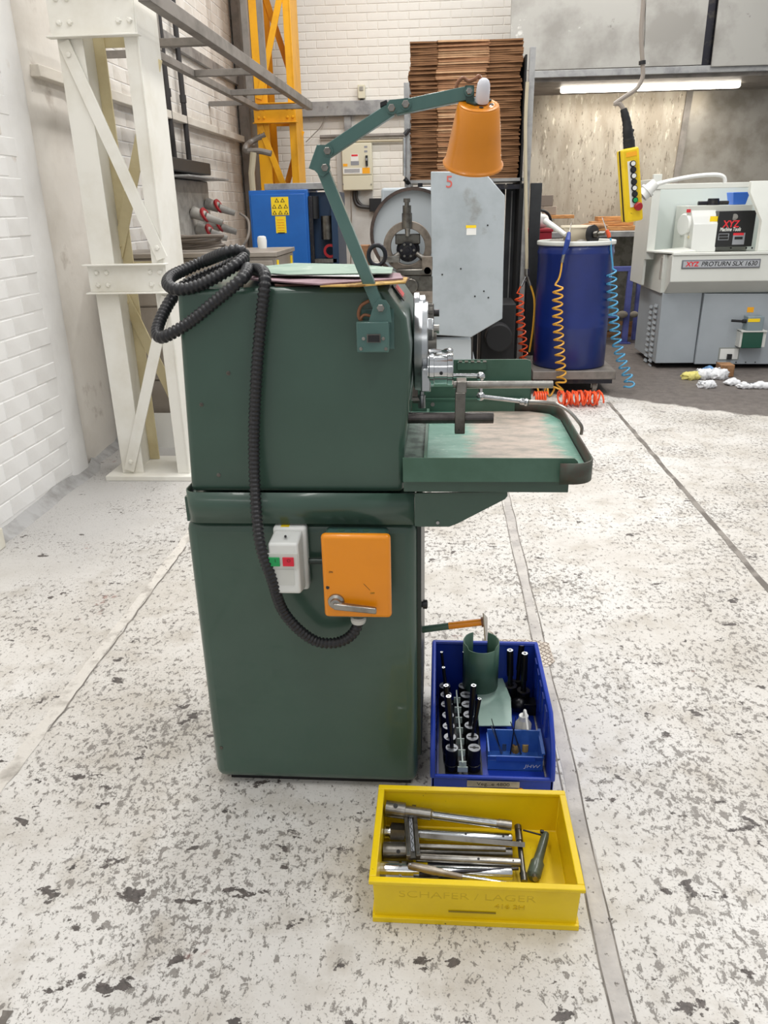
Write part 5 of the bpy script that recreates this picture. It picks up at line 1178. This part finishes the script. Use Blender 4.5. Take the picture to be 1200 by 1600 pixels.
# link plates
s = M().prism([P(488, 263, Y=yA-.016), P(500, 226, Y=yA-.016), P(514, 227, Y=yA-.016), P(518, 235, Y=yA-.016), P(513, 268, Y=yA-.016), P(505, 276, Y=yA-.016), P(498, 273, Y=yA-.016)], (0, .003, 0)); obj('link_plate', s, LAMPG, lp)
s = M().prism([P(482, 263, Y=yA-.013), P(495, 226, Y=yA-.013), P(502, 226, Y=yA-.013), P(490, 266, Y=yA-.013)], (0, .028, 0)); obj('link_web', s, LAMPG, lp, bevel=.001)
s = M().prism([P(488, 263, Y=yA+.013), P(500, 226, Y=yA+.013), P(514, 227, Y=yA+.013), P(513, 268, Y=yA+.013), P(505, 276, Y=yA+.013)], (0, .003, 0)); obj('link_plate', s, LAMPG, lp)
s = M().prism([P(604, 162, Y=yA-.016), P(609, 156, Y=yA-.016), P(638, 153, Y=yA-.016), P(640, 172, Y=yA-.016), P(617, 178, Y=yA-.016), P(606, 174, Y=yA-.016)], (0, .003, 0)); obj('link_plate', s, LAMPG, lp)
s = M().prism([P(594, 160, Y=yA-.013), P(604, 156, Y=yA-.013), P(606, 162, Y=yA-.013), P(594, 167, Y=yA-.013)], (0, .026, 0)); obj('link_web', s, BLACK, lp)
bolt(508, 262, yA-.016); bolt(512, 236, yA-.016); bolt(612, 169, yA-.016); bolt(634, 163, yA-.016); bolt(733, 143, yA-.016, .006)
# shade
st_, sbm = P(748, 163, Y=yA-.018), P(739, 256, Y=yA+.028)
axs = sbm-st_; Ls = axs.length
rt = (P(780, 165, Y=yA)-P(715, 165, Y=yA)).length/2; rbm = (P(783, 262, Y=yA)-P(695, 262, Y=yA)).length/2
pr_ = [(.0, rt*.55), (.0, rt*.9), (.004, rt), (Ls*.5, (rt+rbm)/2*1.01), (Ls-.006, rbm), (Ls-.004, rbm+.002), (Ls-.002, rbm+.0045), (Ls+.001, rbm+.0045), (Ls+.002, rbm+.001)]
sh = obj('shade', M().lathe(st_, axs, pr_, 56, caps=False), SHADE, lp, solid=.0014, sharp=50)
ua = -axs.normalized()
obj('shade_top', M().cyl(st_, st_-ua*.0015, rt*.97, n=40), SHADE, lp)
def top_pt(px, py, off=.0012):
    d = P(px, py, Y=1)-Vector((0, 0, CAM_H)); o_ = Vector((0, 0, CAM_H)); q0_ = st_+ua*off; return o_+d*((q0_-o_).dot(ua)/d.dot(ua))
for (px, py) in ((752, 168), (768, 163)):
    q = top_pt(px, py); obj('vent_hole', M().cyl(q, q+ua*.0006, .0042, n=14), BINK, sh)
obj('shade_bracket', M().prism([P(727, 133, Y=yA-.016), P(741, 133, Y=yA-.016), P(741, 160, Y=yA-.016), P(728, 157, Y=yA-.016)], (0, .032, 0)), mat('dark green bracket', '#2e4640', .4), lp)
obj('bracket_foot', M().prism([top_pt(728, 160), top_pt(742, 165), top_pt(768, 158), top_pt(750, 151)], ua*.003), mat('dark green foot', '#2e4640', .4), lp)
so = top_pt(753, 160, .003)
obj('lamp_socket', M().lathe(so, ua, [(0, .0125), (.003, .0130), (.02, .0128), (.032, .0118), (.038, .009), (.041, .005), (.041, .002)], 24), mat('white ceramic', '#dcdce2', .3), lp)
obj('bulb', M().ball(st_+axs*.45, .028, 16), OILW, lp)
obj('lamp_cable', M().tube(catmull([P(752, 124, Y=yA), P(748, 119, Y=yA), P(742, 124, Y=yA), P(732, 127, Y=yA+.01), P(724, 122, Y=yA+.01), P(716, 128, Y=yA+.01), P(712, 140, Y=yA+.01)], 6), .0035, 8), CABLEB, lp)
obj('lamp_cable', M().tube(catmull([P(577, 470, Y=1.665), P(564, 478, Y=1.665), P(560, 492, Y=1.665), P(565, 503, Y=1.665)], 6), .0035, 8), CABLEB, lp)
obj('lamp_cable', M().tube(catmull([P(582, 495, Y=1.66), P(570, 492, Y=1.66), P(564, 498, Y=1.66), P(567, 503, Y=1.665)], 6), .003, 8), CABLEB, lp)

# ================================================================ YELLOW TOOL BIN
h = .125
x0, x1 = -.146, .324; y0, y1 = 1.262, 1.568
def bin_shell(x0, x1, y0, y1, z0, z1, tin=.012, wall=.004):
    s = M()
    o = [(x0+tin, y0+tin), (x1-tin, y0+tin), (x1-tin, y1-tin), (x0+tin, y1-tin)]
    u = [(x0, y0), (x1, y0), (x1, y1), (x0, y1)]
    def ring(pp, z, g): 
        cx = (x0+x1)/2; cy = (y0+y1)/2
        return [Vector((x+(g if x < cx else -g), y+(g if y < cy else -g), z)) for x, y in pp]
    R = [ring(o, z0, 0), ring(u, z1, 0), ring(u, z1, wall), ring(o, z0+.008, wall)]
    s.rings(R, caps=True); return s
yb = thing('yellow_bin', 'yellow plastic stacking bin full of steel tooling in the foreground', 'bin', ((x0+x1)/2, (y0+y1)/2, 0))
obj('body', bin_shell(x0+.008, x1-.008, y0+.008, y1-.008, 0, h-.006, .004, .005), YELLOWT, yb, bevel=.002)
s = M(); 
for (a, b, c, d) in ((x0, x1, y0, y0+.016), (x0, x1, y1-.016, y1), (x0, x0+.016, y0+.016, y1-.016), (x1-.016, x1, y0+.016, y1-.016)): s.box(a, b, c, d, h-.010, h)
obj('rim', s, YELLOWT, yb, bevel=.002)
s = M().box(x0+.006, x1-.006, y0+.004, y0+.012, 0, .014).box(x0+.005, x0+.012, y0+.012, y1-.006, 0, .014).box(x1-.012, x1-.005, y0+.012, y1-.006, 0, .014); obj('foot_rim', s, YELLOWT, yb, bevel=.001)
EMB = mat('embossed yellow', '#d0af0a', .4)
yy = y0+.0095
text('embossed_lettering', 'SCHÄFER / LAGER', .028, facing((.070, yy, .082)), EMB, yb, ext=.0006, bold=-.0004, fit=.30)
text('embossed_lettering', '416 2H', .018, facing((.165, yy, .056), sx=1.25), EMB, yb, ext=.0008)
obj('print_line', M().box(.03, .135, yy-.0006, yy, .034, .0385), BROWNINK, yb)
# tooling
def arbor(name, lab, cat, segs, m=STEEL, holes=(), z=None, n=24):
    """segs: list of (px,py,rad,z)"""
    pts = [P(a, b, Z=zz) for a, b, r, zz in segs]; s = M()
    d = (pts[-1]-pts[0]).normalized(); prof = []
    o = pts[0]
    for q, (a, b, r, zz) in zip(pts, segs): prof.append(((q-o).dot(d), r))
    s.lathe(o, d, prof, n); ob = tag(obj(name, s, m), lab, cat)
    return ob
def ar(name, lab, a, b, z, prof, m=STEEL, n=24, extra=(), cat='tool'):
    """prof: (fraction, radius)"""
    A_, B_ = P(*a, Z=z[0]), P(*b, Z=z[1]); L_ = (B_-A_).length
    ob = thing(name, lab, cat, A_)
    obj('shank', M().lathe(A_, B_-A_, [(f*L_, r) for f, r in prof], n), m, ob)
    for (fr, ang, r) in extra:
        c = A_.lerp(B_, fr); rr = max(rad_ for f, rad_ in prof if f <= fr+.001 and f >= fr-.4) if False else None
    return ob, A_, B_
def put(ob, A_, B_, fr, r_at, hole, m=BINK, up=(0, -.35, .94)):
    c = A_.lerp(B_, fr); u = Vector(up).normalized(); c = c+u*(r_at-.0003)
    obj('cross_hole', M().cyl(c, c+u*.0008, hole, n=12), m, ob)
o, a_, b_ = ar('reamer_arbor', 'long steel arbor with large socket head, rearmost in the yellow bin', (603, 1263), (799, 1290), (.085, .062), [(0, .019), (0, .020), (.155, .020), (.155, .014), (.36, .014), (.37, .011), (.90, .011), (.90, .0125), (1, .0125)], STEEL)
put(o, a_, b_, .08, .020, .006); obj('sleeve', M().cyl(a_.lerp(b_, .38), a_.lerp(b_, .88), .0116, n=24), CHROME, o)
o, a_, b_ = ar('turning_arbor', 'bright steel arbor with hexagonal head in the yellow bin', (601, 1300), (800, 1312), (.032, .032), [(0, .015), (.04, .015), (.04, .018), (.22, .018), (.22, .0145), (.33, .0145), (.33, .0150), (.99, .0155), (1, .014)], CHROME)
obj('hexagon_head', M().lathe(a_.lerp(b_, .05), b_-a_, [(0, .024), (.036, .024)], 6), STEELD, o)
put(o, a_, b_, .64, .0155, .0028); put(o, a_, b_, .93, .0155, .003)
o, a_, b_ = ar('keyed_arbor', 'steel arbor with broad drilled collar at its left end in the yellow bin', (599, 1330), (800, 1333), (.032, .034), [(0, .020), (0, .022), (.23, .022), (.23, .0125), (.40, .0125), (.41, .011), (.82, .011), (.82, .013), (1, .013)], STEELD)
put(o, a_, b_, .12, .022, .005, up=(0, -.7, .7))
o, a_, b_ = ar('plain_arbor', 'plain grey steel arbor with cross hole in the middle of the yellow bin', (650, 1340), (813, 1348), (.052, .050), [(0, .010), (.98, .010), (1, .009)], STEEL); put(o, a_, b_, .6, .010, .003); put(o, a_, b_, .93, .010, .002)
o, a_, b_ = ar('square_bar', 'dark square steel bar lying on the bright arbor in the yellow bin', (655, 1305), (820, 1320), (.056, .056), [(0, .008), (1, .008)], STEELD, 4)
o, a_, b_ = ar('thin_rod', 'thin brown steel rod low in the yellow bin', (668, 1352), (800, 1358), (.036, .036), [(0, .007), (.02, .008), (.98, .008), (1, .006)], DARK)
o, a_, b_ = ar('thin_rod', 'thin bright sleeve rod between the arbors in the yellow bin', (640, 1322), (790, 1327), (.050, .048), [(0, .0065), (1, .0065)], STEEL)
o, a_, b_ = ar('large_arbor', 'thick polished arbor with ringed head nearest the front of the yellow bin', (593, 1360), (800, 1366), (.034, .034), [(0, .020), (.02, .021), (.15, .021), (.15, .018), (.17, .018), (.17, .021), (.26, .021), (.26, .015), (.38, .015), (.39, .0165), (.99, .0165), (1, .015)], CHROME)
o, a_, b_ = ar('front_arbor', 'steel arbor with stepped head lying against the front of the yellow bin', (592, 1378), (760, 1381), (.028, .028), [(0, .014), (.2, .014), (.2, .012), (.55, .012), (.56, .009), (1, .009)], STEEL)
o, a_, b_ = ar('dark_rod', 'dark round rod under the thin ones near the front of the yellow bin', (655, 1366), (810, 1357), (.048, .047), [(0, .004), (1, .004)], DARK)
o, a_, b_ = ar('ring_gauge_bar', 'steel rod with black ribbed head standing across at the right in the yellow bin', (809, 1290), (819, 1378), (.050, .034), [(0, .006), (.01, .009), (.10, .009), (.10, .0078), (.14, .0078), (.14, .009), (.30, .009), (.30, .0065), (.86, .0065), (.86, .009), (1, .008)], STEELD)
o, a_, b_ = ar('feeler_rod', 'thin rod reaching toward the green crank in the yellow bin', (817, 1297), (847, 1305), (.040, .036), [(0, .0022), (1, .0022)], DARK)
# crank handle
A_, B_ = P(853, 1302, Z=.045), P(834, 1368, Z=.022)
t = thing('crank_handle', 'dark green cast crank handle at the right end of the yellow bin', 'handle', B_)
obj('arm', M().tube([A_, A_.lerp(B_, .1), A_.lerp(B_, .65), A_.lerp(B_, .72), B_, B_+(B_-A_)*.08], [.008, .010, .012, .017, .017, .010], 14), mat('dark olive enamel', '#3c473c', .4, 0, ('#4d584b', 8, .45, .6), coat=.3), t)
obj('pivot', M().cyl(B_+Vector((0, -.008, .008)), B_+Vector((0, -.024, .014)), .006, n=12), STEEL, t)
obj('tip', M().cyl(A_+Vector((-.006, 0, .004)), A_+Vector((-.014, 0, .005)), .005, n=12), DARK, t)
# channel block
A_, B_ = P(640, 1262, Z=.066), P(646, 1342, Z=.068)
t = thing('channel_block', 'steel channel block laid across the arbors in the yellow bin', 'tool', B_)
d = (B_-A_).normalized(); sdv = d.cross(Vector((0, 0, 1))).normalized()
for w_, m_ in ((-.0115, STEELD), (.0115, STEELD)):
    obj('cheek', M().bar(A_+sdv*w_+Vector((0, 0, .004)), B_+sdv*w_+Vector((0, 0, .004)), .010, .012), m_, t, bevel=.001)
obj('web', M().bar(A_, B_, .024, .006), STEELD, t)
wv = [A_.lerp(B_, .1+.8*i/30)+sdv*(.002*math.sin(i*1.2))+Vector((0, 0, .0045)) for i in range(31)]
obj('wavy_strip', M().bar(A_.lerp(B_, .04)+Vector((0, 0, .0035)), A_.lerp(B_, .88)+Vector((0, 0, .0035)), .008, .001), GSTK, t); obj('wavy_wire', M().tube(wv, .0011, 6), CHROME, t)
for w_ in (-.0115, .0115): obj('pin', M().cyl(B_-d*.008+sdv*w_+Vector((0, 0, .010)), B_-d*.008+sdv*w_+Vector((0, 0, .0115)), .002, n=10), CHROME, t)
# jointed handle tool
t = thing('jointed_handle', 'pale steel knuckle-jointed handle lying over the front arbors in the yellow bin', 'tool', P(640, 1352, Z=.06))
a_, b_ = P(638, 1352, Z=.060), P(722, 1370, Z=.056)
obj('knuckle', M().tube([a_, a_.lerp(b_, .1), a_.lerp(b_, .5), a_.lerp(b_, .53), b_], [.006, .009, .010, .0085, .006], 14), mat('dull nickel', '#a59c90', .4, .7, ('#8a8074', 18, .45, .6)), t)
obj('rod', M().cyl(b_, P(818, 1384, Z=.042), .0052, .003, 14), CHROME, t)
obj('pivot_pin', M().cyl(a_+(b_-a_)*.04+Vector((0, -.004, .008)), a_+(b_-a_)*.04+Vector((0, -.005, .0105)), .002, n=10), CHROME, t)

# ================================================================ BLUE TOOL BIN
bx0, bx1, by0, by1 = -.012, .316, 1.685, 2.14; hb_ = .20; wl_ = .006; lipz = .055
bb_ = thing('blue_bin', 'blue open-fronted plastic bin full of mandrels behind the yellow one', 'bin', ((bx0+bx1)/2, 1.9, 0))
obj('bottom', M().box(bx0+.012, bx1-.012, by0+.01, by1-.01, 0, .008), BLUET, bb_, bevel=.002)
sidep = [(by1, 0.0), (by1, hb_), (by0+.10, hb_)]+[(by0+.10-.10*math.sin(a*math.pi/16), hb_-.02-(hb_-.02-lipz)*(1-math.cos(a*math.pi/16))) for a in range(2, 9)]+[(by0, 0.0)]
for x in (bx0, bx1-wl_):
    obj('side_wall', M().prism([(x, y, z) for y, z in sidep], (wl_, 0, 0)), BLUET, bb_)
    xx = x-.005
    rp = [Vector((x+wl_/2, y, z)) for y, z in sidep[1:-1]]
    obj('rim', M().tube(rp, .007, 8), BLUET, bb_)
obj('back_wall', M().box(bx0, bx1, by1-wl_, by1, 0, hb_), BLUET, bb_, bevel=.002)
obj('rim', M().tube([(bx0, by1, hb_), (bx1, by1, hb_)], .008, 8), BLUET, bb_)
obj('front_wall', M().box(bx0, bx1, by0, by0+wl_, 0, lipz), BLUET, bb_, bevel=.002)
obj('rim', M().tube([(bx0, by0+.002, lipz), (bx1, by0+.002, lipz)], .006, 8), BLUET, bb_)
for k in range(5):
    obj('stiffening_rib', M().box(bx1-wl_-.006, bx1-wl_, by0+.12+k*.06, by0+.155+k*.06, .10, hb_-.012), BLUET, bb_)
q0, q1 = P(730, 1204, Y=by0), P(812, 1214, Y=by0)
lbl = obj('paper_label', M().box(q0.x, q1.x, by0-.0065, by0-.0055, .030, .050), mat('dirty tape', '#8f8b86', .7, 0, ('#b9b4aa', 9, .45, .6)), bb_)
text('lettering', 'Veg...e 4800', .015, facing(((q0.x+q1.x)/2, by0-.0066, .040), sx=1.2), BINK, lbl, ext=.0002)
lbl = obj('paper_label', M().box(q0.x+.03, q1.x+.0, by0-.0065, by0-.0055, .006, .024), mat('cream label', '#cfc6b2', .7), bb_)
text('lettering', 'M 300362', .014, facing(((q0.x+q1.x)/2+.012, by0-.0066, .015), sx=1.1), BINK, lbl, ext=.0002)
obj('yellow_dot', M().cyl((P(814, 1222, Y=by0).x, by0-.0005, .018), (P(814, 1222, Y=by0).x, by0-.002, .018), .008, n=16), OSTK, bb_)
# mandrels
def base_mandrel():
    t = thing('expanding_mandrel', 'x', 'mandrel', (0, 0, 0), 'mandrel bases in the blue bin')
    obj('body', M().lathe((0, 0, 0), (0, 0, 1), [(0, .0185), (.004, .0195), (.02, .0195), (.021, .0175), (.072, .0175)], 20), OXIDE, t)
    f = obj('face', M().cyl((0, 0, .072), (0, 0, .0735), .0172, n=20), FACEM, t)
    obj('slot', M().box(-.013, .013, -.0022, .0022, .0735, .0742), BINK, f); obj('bore', M().cyl((0, 0, .0735), (0, 0, .0744), .005, n=12), BINK, f)
    return t
ZB = .085
pos = [((695, 1071), 'L'), ((697, 1085), 'L'), ((698, 1100), 'L'), ((700, 1117), 'L'), ((701, 1134), 'L'), ((703, 1151), 'L'), ((706, 1168), 'L'), ((725, 1071), 'R'), ((728, 1085), 'R'), ((730, 1100), 'R'), ((733, 1116), 'R'), ((735, 1133), 'R'), ((738, 1151), 'R'), ((741, 1168), 'R')]
ordn = ['rearmost', 'second from the rear', 'third from the rear', 'middle', 'third from the front', 'second from the front', 'foremost']
proto = None; cen = {}
for i, ((px, py), sidec) in enumerate(pos):
    c = P(px, py, Z=ZB); lab = 'black mandrel base with slotted face, %s in the %s row' % (ordn[i % 7], 'left' if sidec == 'L' else 'right')
    loc = (c.x, c.y, ZB-.0735); cen[i] = c
    if proto is None: proto = base_mandrel(); proto.location = loc; proto['label'] = lab; o = proto; proto.rotation_euler = (0, 0, .3)
    else: o = dup(proto, loc, lab, random.uniform(-.6, .8))
rt_ = thing('divider_rack', 'pale slotted rack strip between the two rows of mandrel bases', 'rack', (P(718, 1150, Z=.07).x, 1.8, .008))
ra_, rb2 = P(713, 1082, Z=.075), P(723, 1196, Z=.055)
obj('spine', M().bar(ra_, rb2, .004, .02), RACKW, rt_)
for i in range(7):
    c = ra_.lerp(rb2, .12+i*.145); obj('fin', M().box(c.x-.010, c.x+.010, c.y-.0015, c.y+.0015, c.z-.010, c.z+.011), RACKW, rt_)
obj('end_plate', M().box(rb2.x-.014, rb2.x+.014, rb2.y-.002, rb2.y+.002, .034, .050), RACKW, rt_)
obj('rack_base', M().box(bx0+.02, P(752, 1180, Z=.01).x, rb2.y+.012, cen[0].y+.03, .008, .0105), BLACK, rt_)
rods = [(0, (690, 1019), .0045, 'thin keyed black rod at the rear left of the blue bin'), (1, (693, 1043), .0055, 'black rod just before the rear left rod in the blue bin'), (5, (697, 1071), .008, 'thick black slotted rod, taller of the two in front left of the blue bin'),
        (6, (701, 1088), .008, 'thick black slotted rod rising from the foremost left base'), (7, (725, 1019), .0045, 'thin black rod left of the green half pipe'), (11, (740, 1071), .0085, 'thick black slotted rod in the right row of mandrel bases'), (12, (749, 1092), .006, 'leaning black rod in the right row near the front')]
for (i, (px, py), r, lab) in rods:
    c = cen[i]; b_ = Vector((c.x, c.y, ZB+.0012)); tpt = P(px, py, Y=c.y+.0)
    t = thing('mandrel_rod', lab, 'rod', b_)
    L_ = (tpt-b_).length
    obj('shaft', M().lathe(b_, tpt-b_, [(0, r*.7), (L_*.25, r*.75), (L_*.26, r), (L_*.97, r), (L_, r*.8)], 14), OXIDE, t)
    obj('end_face', M().ring(tpt, tpt-b_, r*.9, r*.45, .0008, 14), ALU, t)
for k, ((bxp, byp), (tx, ty)) in enumerate((((798, 1071), (797, 1016)), ((808, 1061), (815, 1007)), ((818, 1079), (820, 1021)))):
    c = P(bxp, byp, Z=.07)
    t = thing('large_mandrel', ['black mandrel with slotted rod, left of the three in the rear right', 'black mandrel with slotted rod, rearmost of the three in the rear right', 'black mandrel with slotted rod, right of the three in the rear right'][k], 'mandrel', (c.x, c.y, .008))
    obj('body', M().lathe((c.x, c.y, .008), (0, 0, 1), [(0, .018), (.03, .0205), (.062, .0205)], 22), OXIDE, t)
    obj('collar', M().ring((c.x, c.y, .070), (0, 0, 1), .0205, .010, .002, 22), STEELD, t)
    tp_ = P(tx, ty, Y=c.y); b_ = Vector((c.x, c.y, .03)); L_ = (tp_-b_).length
    obj('shaft', M().lathe(b_, tp_-b_, [(0, .008), (L_*.45, .008), (L_*.46, .0105), (L_*.98, .0105), (L_, .009)], 16), OXIDE, t)
    obj('end_face', M().ring(tp_, tp_-b_, .0095, .004, .0008, 16), ALU, t)
# green half pipe
c = P(751, 1073, Z=.10); cyy = c.y+.035; rH = (P(724, 1030, Y=cyy-.01)-P(779, 1030, Y=cyy-.01)).length/2
ztp = P(751, 1021, Y=cyy-rH).z; zbp = .085
s = M(); n_ = 40
R1_, R2_ = [], []
prof_o = []
for i in range(n_+1):
    a = math.radians(-90-155+310*i/n_); deg = abs(-155+310*i/n_)
    zt3 = ztp+ (0 if deg < 48 else (.010 if deg < 120 else .012))
    prof_o.append((Vector((c.x+rH*math.cos(a), cyy+rH*math.sin(a), zbp)), Vector((c.x+rH*math.cos(a), cyy+rH*math.sin(a), zt3))))
s.sheet([[p for p, q in prof_o], [q for p, q in prof_o]])
tag(obj('half_pipe_guard', s, GREEN2, solid=.003), 'dark green slotted half-pipe guard standing in the blue bin', 'guard')
tag(obj('sheet_guard', M().prism([P(745, 1066, Z=.055), P(780, 1048, Z=.075), P(798, 1092, Z=.065), P(800, 1135, Z=.05), P(748, 1135, Z=.045)], (0, 0, .003)), PALEG), 'pale green flat sheet guard lying in the middle of the blue bin', 'guard')
# small blue bin
sx0, sx1 = P(763, 1180, Z=.05).x, P(846, 1180, Z=.05).x
syf = P(800, 1203, Z=.012).y; 
t = thing('small_bin', 'small dusty blue parts bin inside the large blue bin', 'bin', ((sx0+sx1)/2, syf+.05, .0085))
syb = syf+.085; sh_ = .062
obj('front', M().box(sx0, sx1, syf, syf+.004, .0085, .045), BLUES, t, bevel=.002)
obj('front_lip', M().hexa([Vector(v) for v in ((sx0, syf, .045), (sx1, syf, .045), (sx1, syf+.004, .045), (sx0, syf+.004, .045), (sx0-.003, syf-.006, sh_), (sx1+.003, syf-.006, sh_), (sx1+.003, syf-.001, sh_), (sx0-.003, syf-.001, sh_))]), BLUES, t)
obj('label_slot', M().box(sx0+.02, sx1-.02, syf-.0065, syf-.0045, .048, sh_+.001), mat('label slot blue', '#2c55b0', .4), t)
obj('side', M().box(sx0-.002, sx0+.002, syf, syb, .0085, sh_+.012), BLUES, t); obj('side', M().box(sx1-.002, sx1+.002, syf, syb, .0085, sh_+.012), BLUES, t)
obj('back', M().box(sx0, sx1, syb-.004, syb, .0085, sh_+.024), BLUES, t); obj('bottom', M().box(sx0, sx1, syf, syb, .0085, .012), BLUES, t)
obj('rim', M().box(sx1-.003, sx1+.006, syf-.006, syb+.02, sh_+.010, sh_+.014), BLUES, t)
text('lettering', 'JHW', .016, facing((sx1-.028, syf-.0004, .026), sx=1.3), WSTK, t, .2, ext=.0002)
for k, (a, b, r, m, lab) in enumerate((((797, 1155), (806, 1120), .0022, DARK, 'thin dark punch leaning back in the small bin'), ((782, 1150), (768, 1123), .0022, DARK, 'dark pin leaning left in the small bin'), ((784, 1158), (767, 1133), .003, STEEL, 'bright pin leaning left in the small bin'), ((813, 1155), (798, 1128), .003, STEELD, 'steel strip leaning left at the middle of the small bin'))):
    A_ = P(*a, Z=.045); A_.y = min(max(A_.y, syf+.015), syb-.02); A_.z = .016; B_ = P(b[0], b[1], Y=A_.y+.01)
    tag(obj('punch', M().cyl(A_, B_, r, r*.5, 8), m), lab, 'pin')
for k, (px, py, m, lab) in enumerate(((821, 1158, PAPERY, 'brass nut at the right of the small bin'), (806, 1160, PAPERY, 'brass bush at the middle of the small bin'), (788, 1156, STEEL, 'steel ring at the left of the small bin'))):
    c = P(px, py, Z=.045); tag(obj('small_fitting', M().ring((c.x, c.y, .0125), (0, 0, 1), .011, .004, .024, 8), m), lab, 'fitting')
# oil bottle
c = P(819, 1131, Z=.10); c.y = max(c.y, syb+.027)
t = thing('oil_bottle', 'white oil bottle with a long spout in the blue bin', 'bottle', (c.x, c.y, .0085))
obj('body', M().lathe((c.x, c.y, .0085), (0, 0, 1), [(0, .020), (.003, .024), (.078, .024), (.094, .014)], 24), OILW, t)
obj('cap', M().lathe((c.x, c.y, .102), (0, 0, 1), [(0, .0145), (.014, .0135), (.015, .006)], 20), WHITEP, t)
tp_ = P(823, 1143, Z=.10)
obj('spout', M().tube(catmull([Vector((c.x, c.y, .115)), Vector((c.x+.001, c.y-.004, .136)), Vector((c.x+.003, c.y-.022, .134)), Vector((c.x+.005, c.y-.062, .112))], 6), [.0035]*7+[.0045]*6+[.0035]*6, 8), WHITEP, t)
c = P(812, 1103, Z=.03)
tag(obj('black_casting', M().ball((c.x, c.y, .035), .026, 14, (1.2, 1, .9)).box(c.x+.01, c.x+.05, c.y-.02, c.y+.02, .0085, .05), OXIDE, bevel=.002), 'black casting behind the oil bottle in the blue bin', 'casting')

# checker plate patches on the floor
def checker(lab, pp):
    t = thing('checker_plate', lab, 'plate', pp[0])
    obj('sheet', M().prism([Vector((p.x, p.y, .0005)) for p in pp], (0, 0, .003)), mat('worn tread plate', '#c4bbb0', .4, .3, ('#a59a8e', 20, .45, .6)), t)
    s = M(); xs = [p.x for p in pp]; ys = [p.y for p in pp]
    def inside(x, y):
        c = False; n = len(pp)
        for i in range(n):
            a, b = pp[i], pp[i-1]
            if (a.y > y) != (b.y > y) and x < (b.x-a.x)*(y-a.y)/(b.y-a.y)+a.x: c = not c
        return c
    y = min(ys); j = 0
    while y < max(ys):
        x = min(xs); i = 0
        while x < max(xs):
            if inside(x, y):
                a = math.pi/4 if (i+j) % 2 else -math.pi/4; dx, dy = .007*math.cos(a), .007*math.sin(a)
                s.bar((x-dx, y-dy, .004), (x+dx, y+dy, .004), .0022, .0016)
            x += .013; i += 1
        y += .013; j += 1
    tag(obj('tread_ridges', s, CABLEB if False else mat('tread ridge', '#8d7f73', .4, .4), t), kind='stuff')
checker('small tread plate lying on the floor right of the blue bin', [P(843, 1003, Z=0), P(858, 1006, Z=0), P(860, 1016, Z=0), P(867, 1034, Z=0), P(855, 1043, Z=0), P(842, 1042, Z=0), P(820, 1000, Z=0)])
checker('small tread plate lying on the floor behind the blue bin', [P(764, 985, Z=0), P(770, 990, Z=0), P(778, 1000, Z=0), P(820, 1000, Z=0), P(825, 1010, Z=0), P(765, 1010, Z=0)])
